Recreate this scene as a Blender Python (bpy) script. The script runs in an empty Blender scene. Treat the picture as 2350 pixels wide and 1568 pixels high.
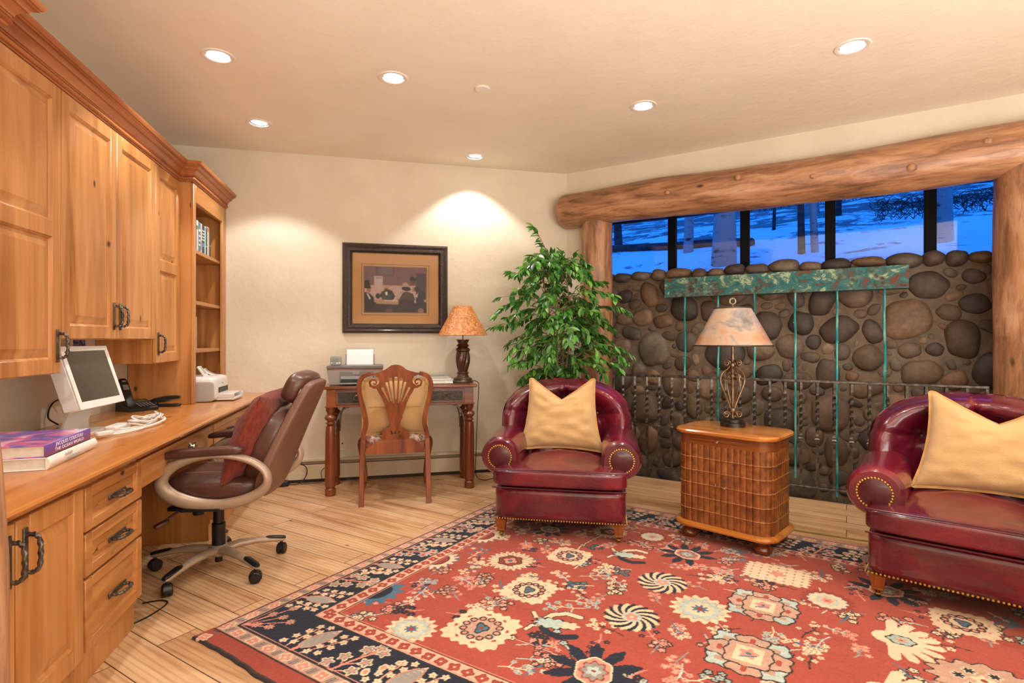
import bpy, bmesh, math, random
import numpy as np
from mathutils import Vector, Matrix, noise
PI = math.pi
SC = bpy.context.scene
COL = SC.collection

# ---------------------------------------------------------------- camera
cam_d = bpy.data.cameras.new('camera')
cam_d.sensor_width = 36.0
cam_d.lens = 36.0 * 1248 / 2350
cam_d.shift_y = -4 / 2350
cam_d.clip_start = 0.05
cam = bpy.data.objects.new('camera', cam_d)
COL.objects.link(cam)
cam.location = (0, 0, 1.2)
cam.rotation_euler = (PI / 2, 0, -math.radians(13.4))
SC.camera = cam

# ---------------------------------------------------------------- world (blue winter dusk) and exposure
w = bpy.data.worlds.new('dusk'); SC.world = w
w.use_nodes = True
w.node_tree.nodes['Background'].inputs[0].default_value = (0.014, 0.19, 0.90, 1)
w.node_tree.nodes['Background'].inputs[1].default_value = 2.1
SC.view_settings.view_transform = 'Standard'
SC.view_settings.look = 'None'
SC.view_settings.exposure = 0.0
SC.view_settings.gamma = 1.0
SC.view_settings.use_curve_mapping = False
LAMP_W = 46.0           # watts of one recessed ceiling lamp
LAMP_COL = (1.0, 0.965, 0.92)
# added fill: large unseen soft source behind the camera, turned up at the ceiling
ar = bpy.data.lights.new('fill_light', 'AREA'); ar.shape = 'RECTANGLE'; ar.size = 4.2; ar.size_y = 2.4; ar.energy = 270.0; ar.color = (1.0, 0.975, 0.945)
ao = bpy.data.objects.new('fill_light', ar); COL.objects.link(ao); ao.location = (1.3, -1.0, 1.0); ao.rotation_euler = (PI - math.radians(15), 0, 0)

# ---------------------------------------------------------------- colours and materials
def hx(h):
    h = h.lstrip('#')
    c = [int(h[i:i + 2], 16) / 255 for i in (0, 2, 4)]
    return tuple((x / 12.92 if x <= .04045 else ((x + .055) / 1.055) ** 2.4) for x in c)
def c4(h): return (*hx(h), 1.0)

class NT:
    def __init__(s, name):
        s.m = bpy.data.materials.new(name); s.m.use_nodes = True
        s.t = s.m.node_tree; s.b = s.t.nodes['Principled BSDF']; s.out = s.t.nodes['Material Output']
    def n(s, typ, **kw):
        nd = s.t.nodes.new(typ)
        for k, v in kw.items():
            if k in nd.inputs: nd.inputs[k].default_value = v
            else: setattr(nd, k, v)
        return nd
    def l(s, a, b): s.t.links.new(a, b)
    def ramp(s, fac, stops):
        r = s.n('ShaderNodeValToRGB'); e = r.color_ramp.elements
        while len(e) < len(stops): e.new(0.5)
        for i, (p, c) in enumerate(stops):
            e[i].position = p; e[i].color = c4(c) if isinstance(c, str) else c
        s.l(fac, r.inputs[0]); return r.outputs[0]
    def coord(s, scale=(1, 1, 1), rnd=True, rot=(0, 0, 0)):
        tc = s.n('ShaderNodeTexCoord'); mp = s.n('ShaderNodeMapping')
        mp.inputs['Scale'].default_value = scale; mp.inputs['Rotation'].default_value = rot
        src = tc.outputs['Object']
        if rnd:
            oi = s.n('ShaderNodeObjectInfo'); ml = s.n('ShaderNodeMath', operation='MULTIPLY'); ml.inputs[1].default_value = 7.0
            s.l(oi.outputs['Random'], ml.inputs[0])
            ad = s.n('ShaderNodeVectorMath', operation='ADD'); s.l(src, ad.inputs[0]); s.l(ml.outputs[0], ad.inputs[1]); src = ad.outputs[0]
        s.l(src, mp.inputs[0]); return mp.outputs[0]
    def noise(s, vec, scale, detail=4, rough=.55, dist=0):
        nz = s.n('ShaderNodeTexNoise'); nz.inputs['Scale'].default_value = scale; nz.inputs['Detail'].default_value = detail
        nz.inputs['Roughness'].default_value = rough; nz.inputs['Distortion'].default_value = dist
        s.l(vec, nz.inputs['Vector']); return nz.outputs[0]
    def mix(s, fac, a, b, mode='MIX'):
        mx = s.n('ShaderNodeMix', data_type='RGBA', blend_type=mode)
        for inp, val in ((mx.inputs[0], fac), (mx.inputs[6], a), (mx.inputs[7], b)):
            if hasattr(val, 'is_linked') or hasattr(val, 'links'): s.l(val, inp)
            elif isinstance(val, str): inp.default_value = c4(val)
            else: inp.default_value = val
        return mx.outputs[2]
    def bump(s, h, strength=.3, dist=.01):
        b = s.n('ShaderNodeBump'); b.inputs['Strength'].default_value = strength; b.inputs['Distance'].default_value = dist
        s.l(h, b.inputs['Height']); s.l(b.outputs[0], s.b.inputs['Normal'])
    def set(s, **kw):
        for k, v in kw.items():
            s.b.inputs[k.replace('_', ' ')].default_value = v

_MC = {}
def plain(name, c1, c2=None, rough=.5, metal=0, scale=8, bump=0, bscale=60, coat=0, stretch=(1, 1, 1), spec=.5, detail=4, sheen=0):
    if name in _MC: return _MC[name]
    t = NT(name); v = t.coord(stretch)
    col = t.ramp(t.noise(v, scale, detail), [(.35, c1), (.65, c2 or c1)])
    t.l(col, t.b.inputs['Base Color'])
    t.set(Roughness=rough, Metallic=metal, Coat_Weight=coat, Specular_IOR_Level=spec)
    if coat: t.set(Coat_Roughness=.12)
    if sheen: t.set(Sheen_Weight=sheen)
    if bump: t.bump(t.noise(v, bscale, 5), bump, .01)
    _MC[name] = t.m; return t.m

def wood(name, light, mid, dark, axis='z', sc=1.0, rough=.36, coat=.15, knots=True):
    if name in _MC: return _MC[name]
    t = NT(name); k = {'x': 0, 'y': 1, 'z': 2}[axis]
    st = [9 * sc] * 3; st[k] = 0.8 * sc
    v = t.coord(tuple(st))
    n1 = t.noise(v, 1.1, 3, .5, 1.2)
    base = t.ramp(n1, [(.3, dark), (.47, mid), (.68, light)])
    st2 = [90 * sc] * 3; st2[k] = 2.5 * sc
    v2 = t.coord(tuple(st2))
    g = t.noise(v2, 1.0, 4)
    gr = t.ramp(g, [(.3, (.78, .73, .66, 1)), (.6, (1, 1, 1, 1))])
    col = t.mix(.5, base, gr, 'MULTIPLY')
    if knots:
        st3 = [5.5 * sc] * 3; st3[k] = 3.0 * sc
        vo = t.n('ShaderNodeTexVoronoi'); vo.inputs['Scale'].default_value = 1.0; t.l(t.coord(tuple(st3)), vo.inputs['Vector'])
        kf = t.ramp(vo.outputs['Distance'], [(.035, (1, 1, 1, 1)), (.075, (0, 0, 0, 1))])
        col = t.mix(kf, col, '#4a2410')
    t.l(col, t.b.inputs['Base Color'])
    t.set(Roughness=rough, Coat_Weight=coat, Coat_Roughness=.18)
    t.bump(g, .06, .004)
    _MC[name] = t.m; return t.m

def attr_mat(name, rough=.9, bscale=400, bump=.2, bdist=.003, vari=.12, sheen=0, spec=.5, dark=(.8, .8, .8, 1), nscale=30):
    t = NT(name)
    a = t.n('ShaderNodeAttribute', attribute_name='Col')
    v = t.coord((1, 1, 1), rnd=False)
    n = t.ramp(t.noise(v, nscale, 6), [(.3, dark), (.7, (1, 1, 1, 1))])
    t.l(t.mix(min(1, vari * 8), a.outputs['Color'], n, 'MULTIPLY'), t.b.inputs['Base Color'])
    t.set(Roughness=rough, Specular_IOR_Level=spec)
    if sheen: t.set(Sheen_Weight=sheen)
    t.bump(t.noise(v, bscale, 4), bump, bdist)
    return t.m

# ---------------------------------------------------------------- mesh builder
class B:
    def __init__(s): s.bm = bmesh.new(); s.M = Matrix(); s.st = []
    def push(s, loc=(0, 0, 0), rx=0, ry=0, rz=0, sc=1):
        s.st.append(s.M.copy())
        s.M = s.M @ Matrix.Translation(loc) @ Matrix.Rotation(rz, 4, 'Z') @ Matrix.Rotation(ry, 4, 'Y') @ Matrix.Rotation(rx, 4, 'X') @ Matrix.Scale(sc, 4)
        return s
    def pop(s): s.M = s.st.pop()
    def v(s, p): return s.bm.verts.new(s.M @ Vector(p))
    def f(s, vs):
        try: return s.bm.faces.new(vs)
        except ValueError: return None
    def box(s, x0, y0, z0, x1, y1, z1, b=0):
        c = Vector(((x0 + x1) / 2, (y0 + y1) / 2, (z0 + z1) / 2)); h = (abs(x1 - x0) / 2, abs(y1 - y0) / 2, abs(z1 - z0) / 2)
        b = min(b, min(h) * .95)
        sg = [(i, j, k) for i in (-1, 1) for j in (-1, 1) for k in (-1, 1)]
        if b <= 0:
            V = {q: s.v(c + Vector((q[0] * h[0], q[1] * h[1], q[2] * h[2]))) for q in sg}
            for a in range(3):
                o = [i for i in range(3) if i != a]
                for sa in (-1, 1):
                    vs = []
                    for (p, q) in ((-1, -1), (1, -1), (1, 1), (-1, 1)):
                        k = [0, 0, 0]; k[a] = sa; k[o[0]] = p; k[o[1]] = q; vs.append(V[tuple(k)])
                    s.f(vs)
            return
        V = {}
        for q in sg:
            for a in range(3):
                V[q, a] = s.v(c + Vector([q[i] * (h[i] if i == a else h[i] - b) for i in range(3)]))
            s.f([V[q, 0], V[q, 1], V[q, 2]])
        for a in range(3):
            o = [i for i in range(3) if i != a]
            for sa in (-1, 1):
                vs = []
                for (p, q) in ((-1, -1), (1, -1), (1, 1), (-1, 1)):
                    k = [0, 0, 0]; k[a] = sa; k[o[0]] = p; k[o[1]] = q; vs.append(V[tuple(k), a])
                s.f(vs)
            for p in (-1, 1):
                for q in (-1, 1):
                    k1 = [0, 0, 0]; k1[a] = -1; k1[o[0]] = p; k1[o[1]] = q
                    k2 = list(k1); k2[a] = 1
                    s.f([V[tuple(k1), o[0]], V[tuple(k2), o[0]], V[tuple(k2), o[1]], V[tuple(k1), o[1]]])
    def skin(s, rows, cu=True, cap=True, cv=False):
        R = [[s.v(p) for p in r] for r in rows]
        n = len(R[0])
        for i in range(len(R) - (0 if cv else 1)):
            a, b = R[i], R[(i + 1) % len(R)]
            for j in range(n - (0 if cu else 1)):
                k = (j + 1) % n; s.f([a[j], a[k], b[k], b[j]])
        if cap and not cv:
            s.f(R[0]); s.f(R[-1])
        return R
    def lathe(s, prof, n=24, c=(0, 0, 0), ring=False):
        rows = []
        for (r, z) in prof:
            rows.append([(c[0] + max(r, 1e-4) * math.cos(2 * PI * j / n), c[1] + max(r, 1e-4) * math.sin(2 * PI * j / n), c[2] + z) for j in range(n)])
        s.skin(rows, cap=not ring, cv=ring)
    def tube(s, pts, r, n=8, cap=True, closed=False, flat=1.0, up=None):
        P = [Vector(p) for p in pts]; m = len(P); rows = []
        T0 = (P[1] - P[0]).normalized()
        u = Vector(up) if up else (Vector((0, 0, 1)) if abs(T0.z) < .9 else Vector((1, 0, 0)))
        u = (u - T0 * u.dot(T0)).normalized()
        for i in range(m):
            if closed: T = (P[(i + 1) % m] - P[i - 1]).normalized()
            elif i == 0: T = T0
            elif i == m - 1: T = (P[-1] - P[-2]).normalized()
            else: T = (P[i + 1] - P[i - 1]).normalized()
            u2 = u - T * u.dot(T)
            u = u2.normalized() if u2.length > 1e-6 else u
            w_ = T.cross(u)
            rr = r(i / (m - 1)) if callable(r) else (r[i] if isinstance(r, (list, tuple)) else r)
            rows.append([P[i] + u * (rr * math.cos(2 * PI * j / n)) + w_ * (rr * flat * math.sin(2 * PI * j / n)) for j in range(n)])
        s.skin(rows, cap=cap and not closed, cv=closed)
    def rbox(s, c, size, k=5.0, n=10, fn=None):
        c = Vector(c); h = Vector(size) / 2; cache = {}
        def vert(p):
            key = tuple(round(q, 5) for q in p)
            if key not in cache:
                m = (abs(p[0]) ** k + abs(p[1]) ** k + abs(p[2]) ** k) ** (1 / k)
                q = Vector((p[0] / m * h.x, p[1] / m * h.y, p[2] / m * h.z))
                if fn: q = Vector(fn(q))
                cache[key] = s.v(c + q)
            return cache[key]
        g = [-1 + 2 * i / n for i in range(n + 1)]
        # denser near the edges
        g = [math.sin(q * PI / 2) * .55 + q * .45 for q in g]
        for a in range(3):
            o = [i for i in range(3) if i != a]
            for sa in (-1, 1):
                for i in range(n):
                    for j in range(n):
                        vs = []
                        for (di, dj) in ((0, 0), (1, 0), (1, 1), (0, 1)):
                            p = [0, 0, 0]; p[a] = sa; p[o[0]] = g[i + di]; p[o[1]] = g[j + dj]; vs.append(vert(p))
                        s.f(vs)
    def plate(s, outer, holes, y0, y1):
        """flat shape in x-z with holes, from y0 to y1"""
        for y in (y0, y1):
            es = []
            for lp in [outer] + holes:
                V = [s.v((p[0], y, p[1])) for p in lp]
                es += [s.bm.edges.new((V[i], V[(i + 1) % len(V)])) for i in range(len(V))]
            bmesh.ops.triangle_fill(s.bm, edges=es, use_beauty=True, use_dissolve=False)
        for lp in [outer] + holes:
            a = [s.v((p[0], y0, p[1])) for p in lp]; b = [s.v((p[0], y1, p[1])) for p in lp]
            for i in range(len(lp)):
                k = (i + 1) % len(lp); s.f([a[i], a[k], b[k], b[i]])
        bmesh.ops.remove_doubles(s.bm, verts=s.bm.verts[:], dist=1e-5)
    def ball(s, c, r, n=8, sz=1.0):
        rows = []
        for i in range(n + 1):
            a = PI * i / n - PI / 2
            rows.append((max(r * math.cos(a), r * .02), r * sz * math.sin(a)))
        s.lathe(rows, n * 2, c)

def obj(name, b, m, parent=None, ang=38, loc=None, sub=0):
    bm = b.bm
    bmesh.ops.recalc_face_normals(bm, faces=bm.faces[:])
    lim = math.radians(ang)
    for e in bm.edges:
        if len(e.link_faces) == 2 and e.calc_face_angle(0) > lim: e.smooth = False
    me = bpy.data.meshes.new(name); bm.to_mesh(me); bm.free()
    me.shade_smooth() if hasattr(me, 'shade_smooth') else None
    me.materials.append(m)
    o = bpy.data.objects.new(name, me); COL.objects.link(o)
    if parent: o.parent = parent
    if loc: o.location = loc
    if sub:
        md = o.modifiers.new('smooth', 'SUBSURF'); md.levels = sub; md.render_levels = sub
    return o
def npmesh(name, verts, faces, cols, m, parent=None, smooth=True):
    me = bpy.data.meshes.new(name)
    verts = np.asarray(verts, np.float32); faces = np.asarray(faces, np.int32)
    k = faces.shape[1]
    me.vertices.add(len(verts)); me.vertices.foreach_set('co', verts.ravel())
    me.loops.add(faces.size); me.loops.foreach_set('vertex_index', faces.ravel())
    me.polygons.add(len(faces)); me.polygons.foreach_set('loop_start', np.arange(0, faces.size, k, dtype=np.int32))
    me.update(calc_edges=True)
    if cols is not None:
        at = me.color_attributes.new('Col', 'FLOAT_COLOR', 'POINT')
        cc = np.ones((len(verts), 4), np.float32); cc[:, :3] = cols
        at.data.foreach_set('color', cc.ravel())
    if smooth: me.shade_smooth()
    me.materials.append(m)
    o = bpy.data.objects.new(name, me); COL.objects.link(o)
    if parent: o.parent = parent
    return o
def tag(o, label, cat, group=None, kind=None):
    if label: o['label'] = label
    if cat: o['category'] = cat
    if group: o['group'] = group
    if kind: o['kind'] = kind
    return o
def thing(name, label, cat, loc=(0, 0, 0), rz=0, group=None):
    o = bpy.data.objects.new(name, None); COL.objects.link(o)
    o.empty_display_size = .1
    o.location = loc; o.rotation_euler = (0, 0, rz)
    return tag(o, label, cat, group)
def struct(name, b, m, parent=None, loc=None, rz=0, ang=38):
    o = obj(name, b, m, parent, ang)
    if not parent: o['kind'] = 'structure'
    if loc: o.location = loc
    if rz: o.rotation_euler = (0, 0, rz)
    return o
def kids(o): return [c for c in COL.objects if c.parent == o]
def copy_tree(o, parent=None):
    c = o.copy(); COL.objects.link(c)
    if parent: c.parent = parent
    for ch in kids(o): copy_tree(ch, c)
    return c
def text_mesh(name, s, size, m, parent, M, depth=.0004, ext=1.0):
    cu = bpy.data.curves.new(name, 'FONT'); cu.body = s; cu.size = size; cu.extrude = depth; cu.align_x = 'CENTER'; cu.align_y = 'CENTER'
    cu.space_character = ext
    to = bpy.data.objects.new(name + '_tmp', cu); COL.objects.link(to)
    dg = bpy.context.evaluated_depsgraph_get(); me = bpy.data.meshes.new_from_object(to.evaluated_get(dg))
    bpy.data.objects.remove(to); me.transform(M); me.name = name
    me.materials.clear(); me.materials.append(m)
    o = bpy.data.objects.new(name, me); COL.objects.link(o); o.parent = parent; return o
def lerp(a, b, t): return a + (b - a) * t
def arc(cx, cy, r, a0, a1, n, r2=None):
    r2 = r2 or r
    return [(cx + r * math.cos(lerp(a0, a1, i / n)), cy + r2 * math.sin(lerp(a0, a1, i / n))) for i in range(n + 1)]
def bez(pts, n=12):
    """Catmull-Rom through the points"""
    P = [Vector(p) for p in pts]; P = [2 * P[0] - P[1]] + P + [2 * P[-1] - P[-2]]; out = []
    for i in range(1, len(P) - 2):
        for k in range(n):
            t = k / n; a, b, c, d = P[i - 1], P[i], P[i + 1], P[i + 2]
            out.append(.5 * ((2 * b) + (c - a) * t + (2 * a - 5 * b + 4 * c - d) * t * t + (3 * b - a - 3 * c + d) * t ** 3))
    out.append(P[-2]); return out
R2 = math.sqrt(.5)
CX, CY = 1.70, 4.89                       # corner where the back wall meets the diagonal wall
def dg(t, off): return (CX + R2 * t + R2 * off, CY - R2 * t + R2 * off)
D45 = -PI / 4
# ---------------------------------------------------------------- shared materials
def plaster(name, a, b, bump=.35):
    t = NT(name); v = t.coord((1, 1, 1), False)
    n = t.noise(v, 2.2, 6, .6); col = t.ramp(n, [(.35, a), (.65, b)])
    t.l(col, t.b.inputs['Base Color']); t.set(Roughness=.75, Specular_IOR_Level=.3)
    t.bump(t.noise(v, 9, 7, .62), bump, .02)
    return t.m
M_WALL = plaster('plaster_wall', '#d5c9b3', '#ddd2be')
M_CEIL = plaster('plaster_ceiling', '#ede2cf', '#f2e8d6', .2)
PW = dict(light='#d08f4e', mid='#bd773a', dark='#9a5726')
M_PZ = wood('pine_vertical', '#cf9558', '#c08348', '#a56a35', 'z')
M_PY = wood('pine_along_wall', '#cb9053', '#ba7d43', '#a0652f', 'y')
M_PX = wood('pine_across', '#cb9053', '#ba7d43', '#a0652f', 'x')
M_CROWN = wood('crown_pine', '#bd7845', '#aa6434', '#8c4a22', 'y')
M_INT = wood('pine_shaded_inside', '#9c5a2b', '#8a4a20', '#733a16', 'z')  # pine darkened for insides, the shade of recesses put into its colour
M_CTR = wood('counter_pine', '#cc8a4b', '#c38041', '#b67236', 'y', .7, rough=.22, coat=.4)
M_IRON = plain('wrought_iron', '#45403c', '#79736b', .34, .75, 30, .15, 90)
M_BRASS = plain('antique_brass', '#8a6a36', '#b08c4c', .32, .95, 20)
M_CHROME = plain('chrome', '#c9c9c9', '#dedede', .15, 1, 5)
M_BLACK = plain('black_plastic', '#121213', '#1b1b1c', .4, 0, 20)
M_WHITE = plain('white_plastic', '#d9d7d2', '#e4e2de', .35, 0, 6)
M_CREAMP = plain('ivory_plastic', '#d9cbb0', '#e0d4bc', .45, 0, 6)
M_GREYP = plain('grey_plastic', '#8d8580', '#98908a', .45, 0, 6)
M_PAPER = plain('paper', '#d9d2c4', '#e6e0d5', .8, 0, 40)
M_EMIT = NT('lamp_glow'); M_EMIT.set(Base_Color=(1, 1, 1, 1), Emission_Color=(1, .97, .93, 1), Emission_Strength=9.0); M_EMIT = M_EMIT.m
M_TRIM = plain('white_enamel', '#e8ddd0', '#efe6da', .4, 0, 5)

# floor: wide reclaimed pine boards laid parallel to the diagonal wall
def floor_mat():
    t = NT('plank_floor')
    tc = t.n('ShaderNodeTexCoord'); mp = t.n('ShaderNodeMapping'); mp.inputs['Rotation'].default_value = (0, 0, PI / 4)
    t.l(tc.outputs['Object'], mp.inputs[0]); v = mp.outputs[0]
    br = t.n('ShaderNodeTexBrick', offset=.37, squash=1.0)
    for k, val in dict(Scale=1.0).items(): br.inputs[k].default_value = val
    br.inputs['Mortar Size'].default_value = .0022; br.inputs['Mortar Smooth'].default_value = .3
    br.inputs['Brick Width'].default_value = 2.3; br.inputs['Row Height'].default_value = .155
    br.inputs['Color1'].default_value = (0, 0, 0, 1); br.inputs['Color2'].default_value = (1, 1, 1, 1); br.inputs['Mortar'].default_value = (.5, .5, .5, 1)
    t.l(v, br.inputs['Vector'])
    off = t.n('ShaderNodeVectorMath', operation='SCALE'); off.inputs[3].default_value = 13.0; t.l(br.outputs['Color'], off.inputs[0])
    ad = t.n('ShaderNodeVectorMath', operation='ADD'); t.l(v, ad.inputs[0]); t.l(off.outputs[0], ad.inputs[1])
    def mp2(sc):
        m = t.n('ShaderNodeMapping'); m.inputs['Scale'].default_value = sc; t.l(ad.outputs[0], m.inputs[0]); return m.outputs[0]
    g1 = t.noise(mp2((.9, 8, 1)), 1.0, 4, .55, 1.4)
    base = t.ramp(g1, [(.25, '#a97d54'), (.40, '#c89e73'), (.55, '#d6b189'), (.75, '#e0c09c')])
    tint = t.ramp(br.outputs['Color'], [(0, (.80, .74, .68, 1)), (.5, (1, .98, .95, 1)), (1, (.92, .86, .78, 1))])
    col = t.mix(.8, base, tint, 'MULTIPLY')
    g2 = t.noise(mp2((3, 120, 1)), 1.0, 3)
    col = t.mix(.2, col, t.ramp(g2, [(.3, (.7, .62, .55, 1)), (.55, (1, 1, 1, 1))]), 'MULTIPLY')
    wv = t.n('ShaderNodeTexWave', wave_type='RINGS', rings_direction='Z'); wv.inputs['Scale'].default_value = 2.2; wv.inputs['Distortion'].default_value = 5.0
    wv.inputs['Detail'].default_value = 2.0; wv.inputs['Detail Scale'].default_value = 1.2
    t.l(mp2((.5, 5.5, 1)), wv.inputs['Vector'])
    col = t.mix(.38, col, t.ramp(wv.outputs[0], [(.12, (.55, .42, .33, 1)), (.4, (1, 1, 1, 1))]), 'MULTIPLY')
    vo = t.n('ShaderNodeTexVoronoi'); vo.inputs['Scale'].default_value = 1.0; t.l(mp2((3.4, 7, 1)), vo.inputs['Vector'])
    col = t.mix(t.ramp(vo.outputs['Distance'], [(.03, (1, 1, 1, 1)), (.07, (0, 0, 0, 1))]), col, '#5a3317')
    col = t.mix(br.outputs['Fac'], col, '#4a2e18')
    t.l(col, t.b.inputs['Base Color']); t.set(Roughness=.42, Specular_IOR_Level=.4)
    t.bump(g2, .08, .003)
    return t.m
b = B()
pts = [(-1.75, -2.3), (4.75, -2.3), (4.75, 1.84), (CX, CY), (-1.75, CY)]
V = [b.v((*p, 0)) for p in pts]; W = [b.v((*p, -.12)) for p in pts]
b.f(V); b.f(W[::-1])
for i in range(5): b.f([V[i], V[(i + 1) % 5], W[(i + 1) % 5], W[i]])
struct('floor', b, floor_mat())

LIGHTS = [(-.884, 3.305), (.064, 3.336), (-.869, 4.26), (.772, 4.612), (1.702, 3.345), (2.447, 2.41),
          (-.88, 1.5), (.85, 1.3), (2.7, .7), (-.88, -.6), (.85, -.9), (3.6, -.9)]  # this row: unseen lamps added as fill, outside the view
HC = 2.77
# ceiling with the round openings of the recessed lamps
b = B(); es = []
cp = [(-1.75, -2.3), (4.75, -2.3), (4.75, 2.05), (CX + .05, CY + .05), (-1.75, CY + .05)]
V = [b.v((*p, HC)) for p in cp]; es += [b.bm.edges.new((V[i], V[(i + 1) % 5])) for i in range(5)]
for (x, y) in LIGHTS:
    V = [b.v((x + .068 * math.cos(2 * PI * i / 28), y + .068 * math.sin(2 * PI * i / 28), HC)) for i in range(28)]
    es += [b.bm.edges.new((V[i], V[(i + 1) % 28])) for i in range(28)]
bmesh.ops.triangle_fill(b.bm, edges=es, use_beauty=True)
b.box(-1.75, -2.3, HC + .2, 4.75, CY + .1, HC + .25)
struct('ceiling', b, M_CEIL)
b = B(); b.box(-1.75, -2.4, -.1, -1.65, CY + .1, HC + .2); struct('wall_left', b, M_WALL)
b = B(); b.box(-1.65, CY, -.1, CX + .04, CY + .1, HC + .2); struct('wall_back', b, M_WALL)
b = B(); b.box(-1.75, -2.4, -.1, 4.85, -2.3, HC + .2); struct('wall_front', b, M_WALL)
b = B(); b.box(4.75, -2.4, -.1, 4.85, 1.88, HC + .2); struct('wall_right', b, M_WALL)
T0, T1 = .34, 3.24      # the opening in the diagonal wall
b = B()
b.box(0, 0, -.1, .19, .25, HC + .2, 0); b.box(3.435, 0, -.1, 4.36, .25, HC + .2); b.box(.19, 0, 2.40, 3.435, .25, HC + .2)
# the cove where wall and log meet
struct('wall_diagonal', b, M_WALL, loc=(CX, CY, 0), rz=D45)
b = B()
b.box(-.05, .25, -.4, .07, .80, 2.6); b.box(T1 + .05, .15, -.4, T1 + .2, .80, 2.6); b.box(-.05, .25, 2.46, T1 + .2, .80, 2.55); b.box(-.05, -.10, -.45, T1 + .2, .02, -.125)  # last box: unseen block added to stop sky light leaking under the floor
b.box(-.05, .02, -.45, T1 + .2, .45, -.38)
struct('wall_niche', b, M_WALL, loc=(CX, CY, 0), rz=D45)

# the recessed ceiling lamps
def downlight(x, y, label, group=None):
    t = thing('ceiling_light', label, 'ceiling light', (x, y, HC), 0, group)
    b = B(); b.lathe([(.064, .004), (.064, -.003), (.070, -.006), (.084, -.005), (.088, 0), (.088, .002)], 36, ring=True); obj('trim_ring', b, M_TRIM, t)
    b = B(); rows = [(.0645, -.001), (.060, .03), (.052, .06), (.046, .075)]
    b.skin([[(r * math.cos(2 * PI * j / 28), r * math.sin(2 * PI * j / 28), z) for j in range(28)] for (r, z) in rows], cap=False); obj('reflector', b, M_CHROME, t)
    b = B(); b.lathe([(.0005, .014), (.03, .016), (.050, .024), (.052, .03), (.0005, .03)], 28); obj('bulb', b, M_EMIT, t)
    ld = bpy.data.lights.new('ceiling_lamp', 'SPOT'); ld.energy = LAMP_W; ld.color = LAMP_COL
    ld.spot_size = math.radians(104); ld.spot_blend = .28; ld.shadow_soft_size = .035
    lo = bpy.data.objects.new('lamp', ld); COL.objects.link(lo); lo.parent = t; lo.location = (0, 0, -.012)
    return t
LN = ['recessed ceiling light above the upper cabinets, left of the larger one', 'recessed ceiling light in the middle of the ceiling left of the round detector',
      'recessed ceiling light nearest the bookcase end of the cabinets', 'recessed ceiling light close to the back wall, over the table lamp and picture',
      'recessed ceiling light above the left end of the log beam', 'recessed ceiling light at upper right, nearest the camera']
for i, (x, y) in enumerate(LIGHTS):
    if i < 6: downlight(x, y, LN[i])
    else: downlight(x, y, 'added unseen ceiling light out of view, filling the room with light', 'added fill lights out of view')
t = thing('ceiling_detector', 'small round white blank plate on the ceiling between two lights', 'detector', (.607, 3.346, HC))
b = B(); b.lathe([(.001, 0), (.046, 0), (.048, -.004), (.044, -.009), (.001, -.011)], 32); obj('cover', b, M_TRIM, t)

# ---------------------------------------------------------------- logs
def log_mat(name, axis):
    t = NT(name); k = {'x': 0, 'z': 2}[axis]
    st = [11, 11, 11]; st[k] = 2.2; v = t.coord(tuple(st), True)
    n1 = t.noise(v, 1.0, 6, .62, .8)
    col = t.ramp(n1, [(.3, '#6a4c36'), (.43, '#96694a'), (.56, '#b4835e'), (.72, '#c49a78')])
    st = [34, 34, 34]; st[k] = 5.5; n2 = t.noise(t.coord(tuple(st)), 1.0, 5, .6, .5)
    col = t.mix(.6, col, t.ramp(n2, [(.36, (.42, .38, .36, 1)), (.52, (1, 1, 1, 1))]), 'MULTIPLY')
    vo = t.n('ShaderNodeTexVoronoi'); vo.inputs['Scale'].default_value = 1.0; st = [5, 5, 5]; st[k] = 2.2; t.l(t.coord(tuple(st)), vo.inputs['Vector'])
    col = t.mix(t.ramp(vo.outputs['Distance'], [(.03, (1, 1, 1, 1)), (.09, (0, 0, 0, 1))]), col, '#3d2412')
    t.l(col, t.b.inputs['Base Color']); t.set(Roughness=.42, Coat_Weight=.15, Coat_Roughness=.25)
    t.bump(n2, .3, .012); return t.m
M_LOGX, M_LOGZ = log_mat('log_lengthwise', 'x'), log_mat('log_upright', 'z')
def log_rows(pts, rad, seed, n=40):
    rows = []
    for i, (p, r) in enumerate(zip(pts, rad)):
        row = []
        for j in range(n):
            a = 2 * PI * j / n
            s_ = p[0] + p[2]
            k = 1 + .085 * noise.noise((1.7 * s_, 1.3 * math.cos(a) + seed, 1.3 * math.sin(a))) + .02 * noise.noise((6 * s_, 4 * math.cos(a), seed + 4 * math.sin(a)))
            row.append((p, a, r * k))
        rows.append(row)
    return rows
t = thing('log_beam', 'thick peeled log beam lying across the tops of two log posts above the window', 'log beam', (CX, CY, 0), D45)
b = B(); N = 90; pts = []; rad = []
for i in range(N + 1):
    s_ = i / N; x = -.05 + 3.75 * s_
    if x < T1 + .9 * 0 + 4:
        e = min(1, (x + .05) / .11); r = .150 + .012 * s_
        r *= math.sqrt(max(0.0004, 1 - (1 - e) ** 2.2)) if e < 1 else 1
        pts.append((x, -.10, 2.385 + .012 * math.sin(2.3 * x))); rad.append(r)
rows = [[(p[0], p[1] + r * math.cos(a), p[2] + r * math.sin(a) * 1.06) for (p, a, r) in row] for row in log_rows(pts, rad, 3.1)]
b.skin(rows); obj('log', b, M_LOGX, t, 60)
b = B()
for (x, r) in ((1.55, .021), (1.02, .017), (2.62, .024), (3.0, .02), (2.05, .016)):
    b.push((x, -.262, 2.38 + .05 * math.sin(x * 9)), rx=PI / 2); b.lathe([(.001, .006), (r * .6, .006), (r, 0), (r * 1.25, -.012)], 14); b.pop()
obj('knot', b, M_LOGZ, t)
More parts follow.
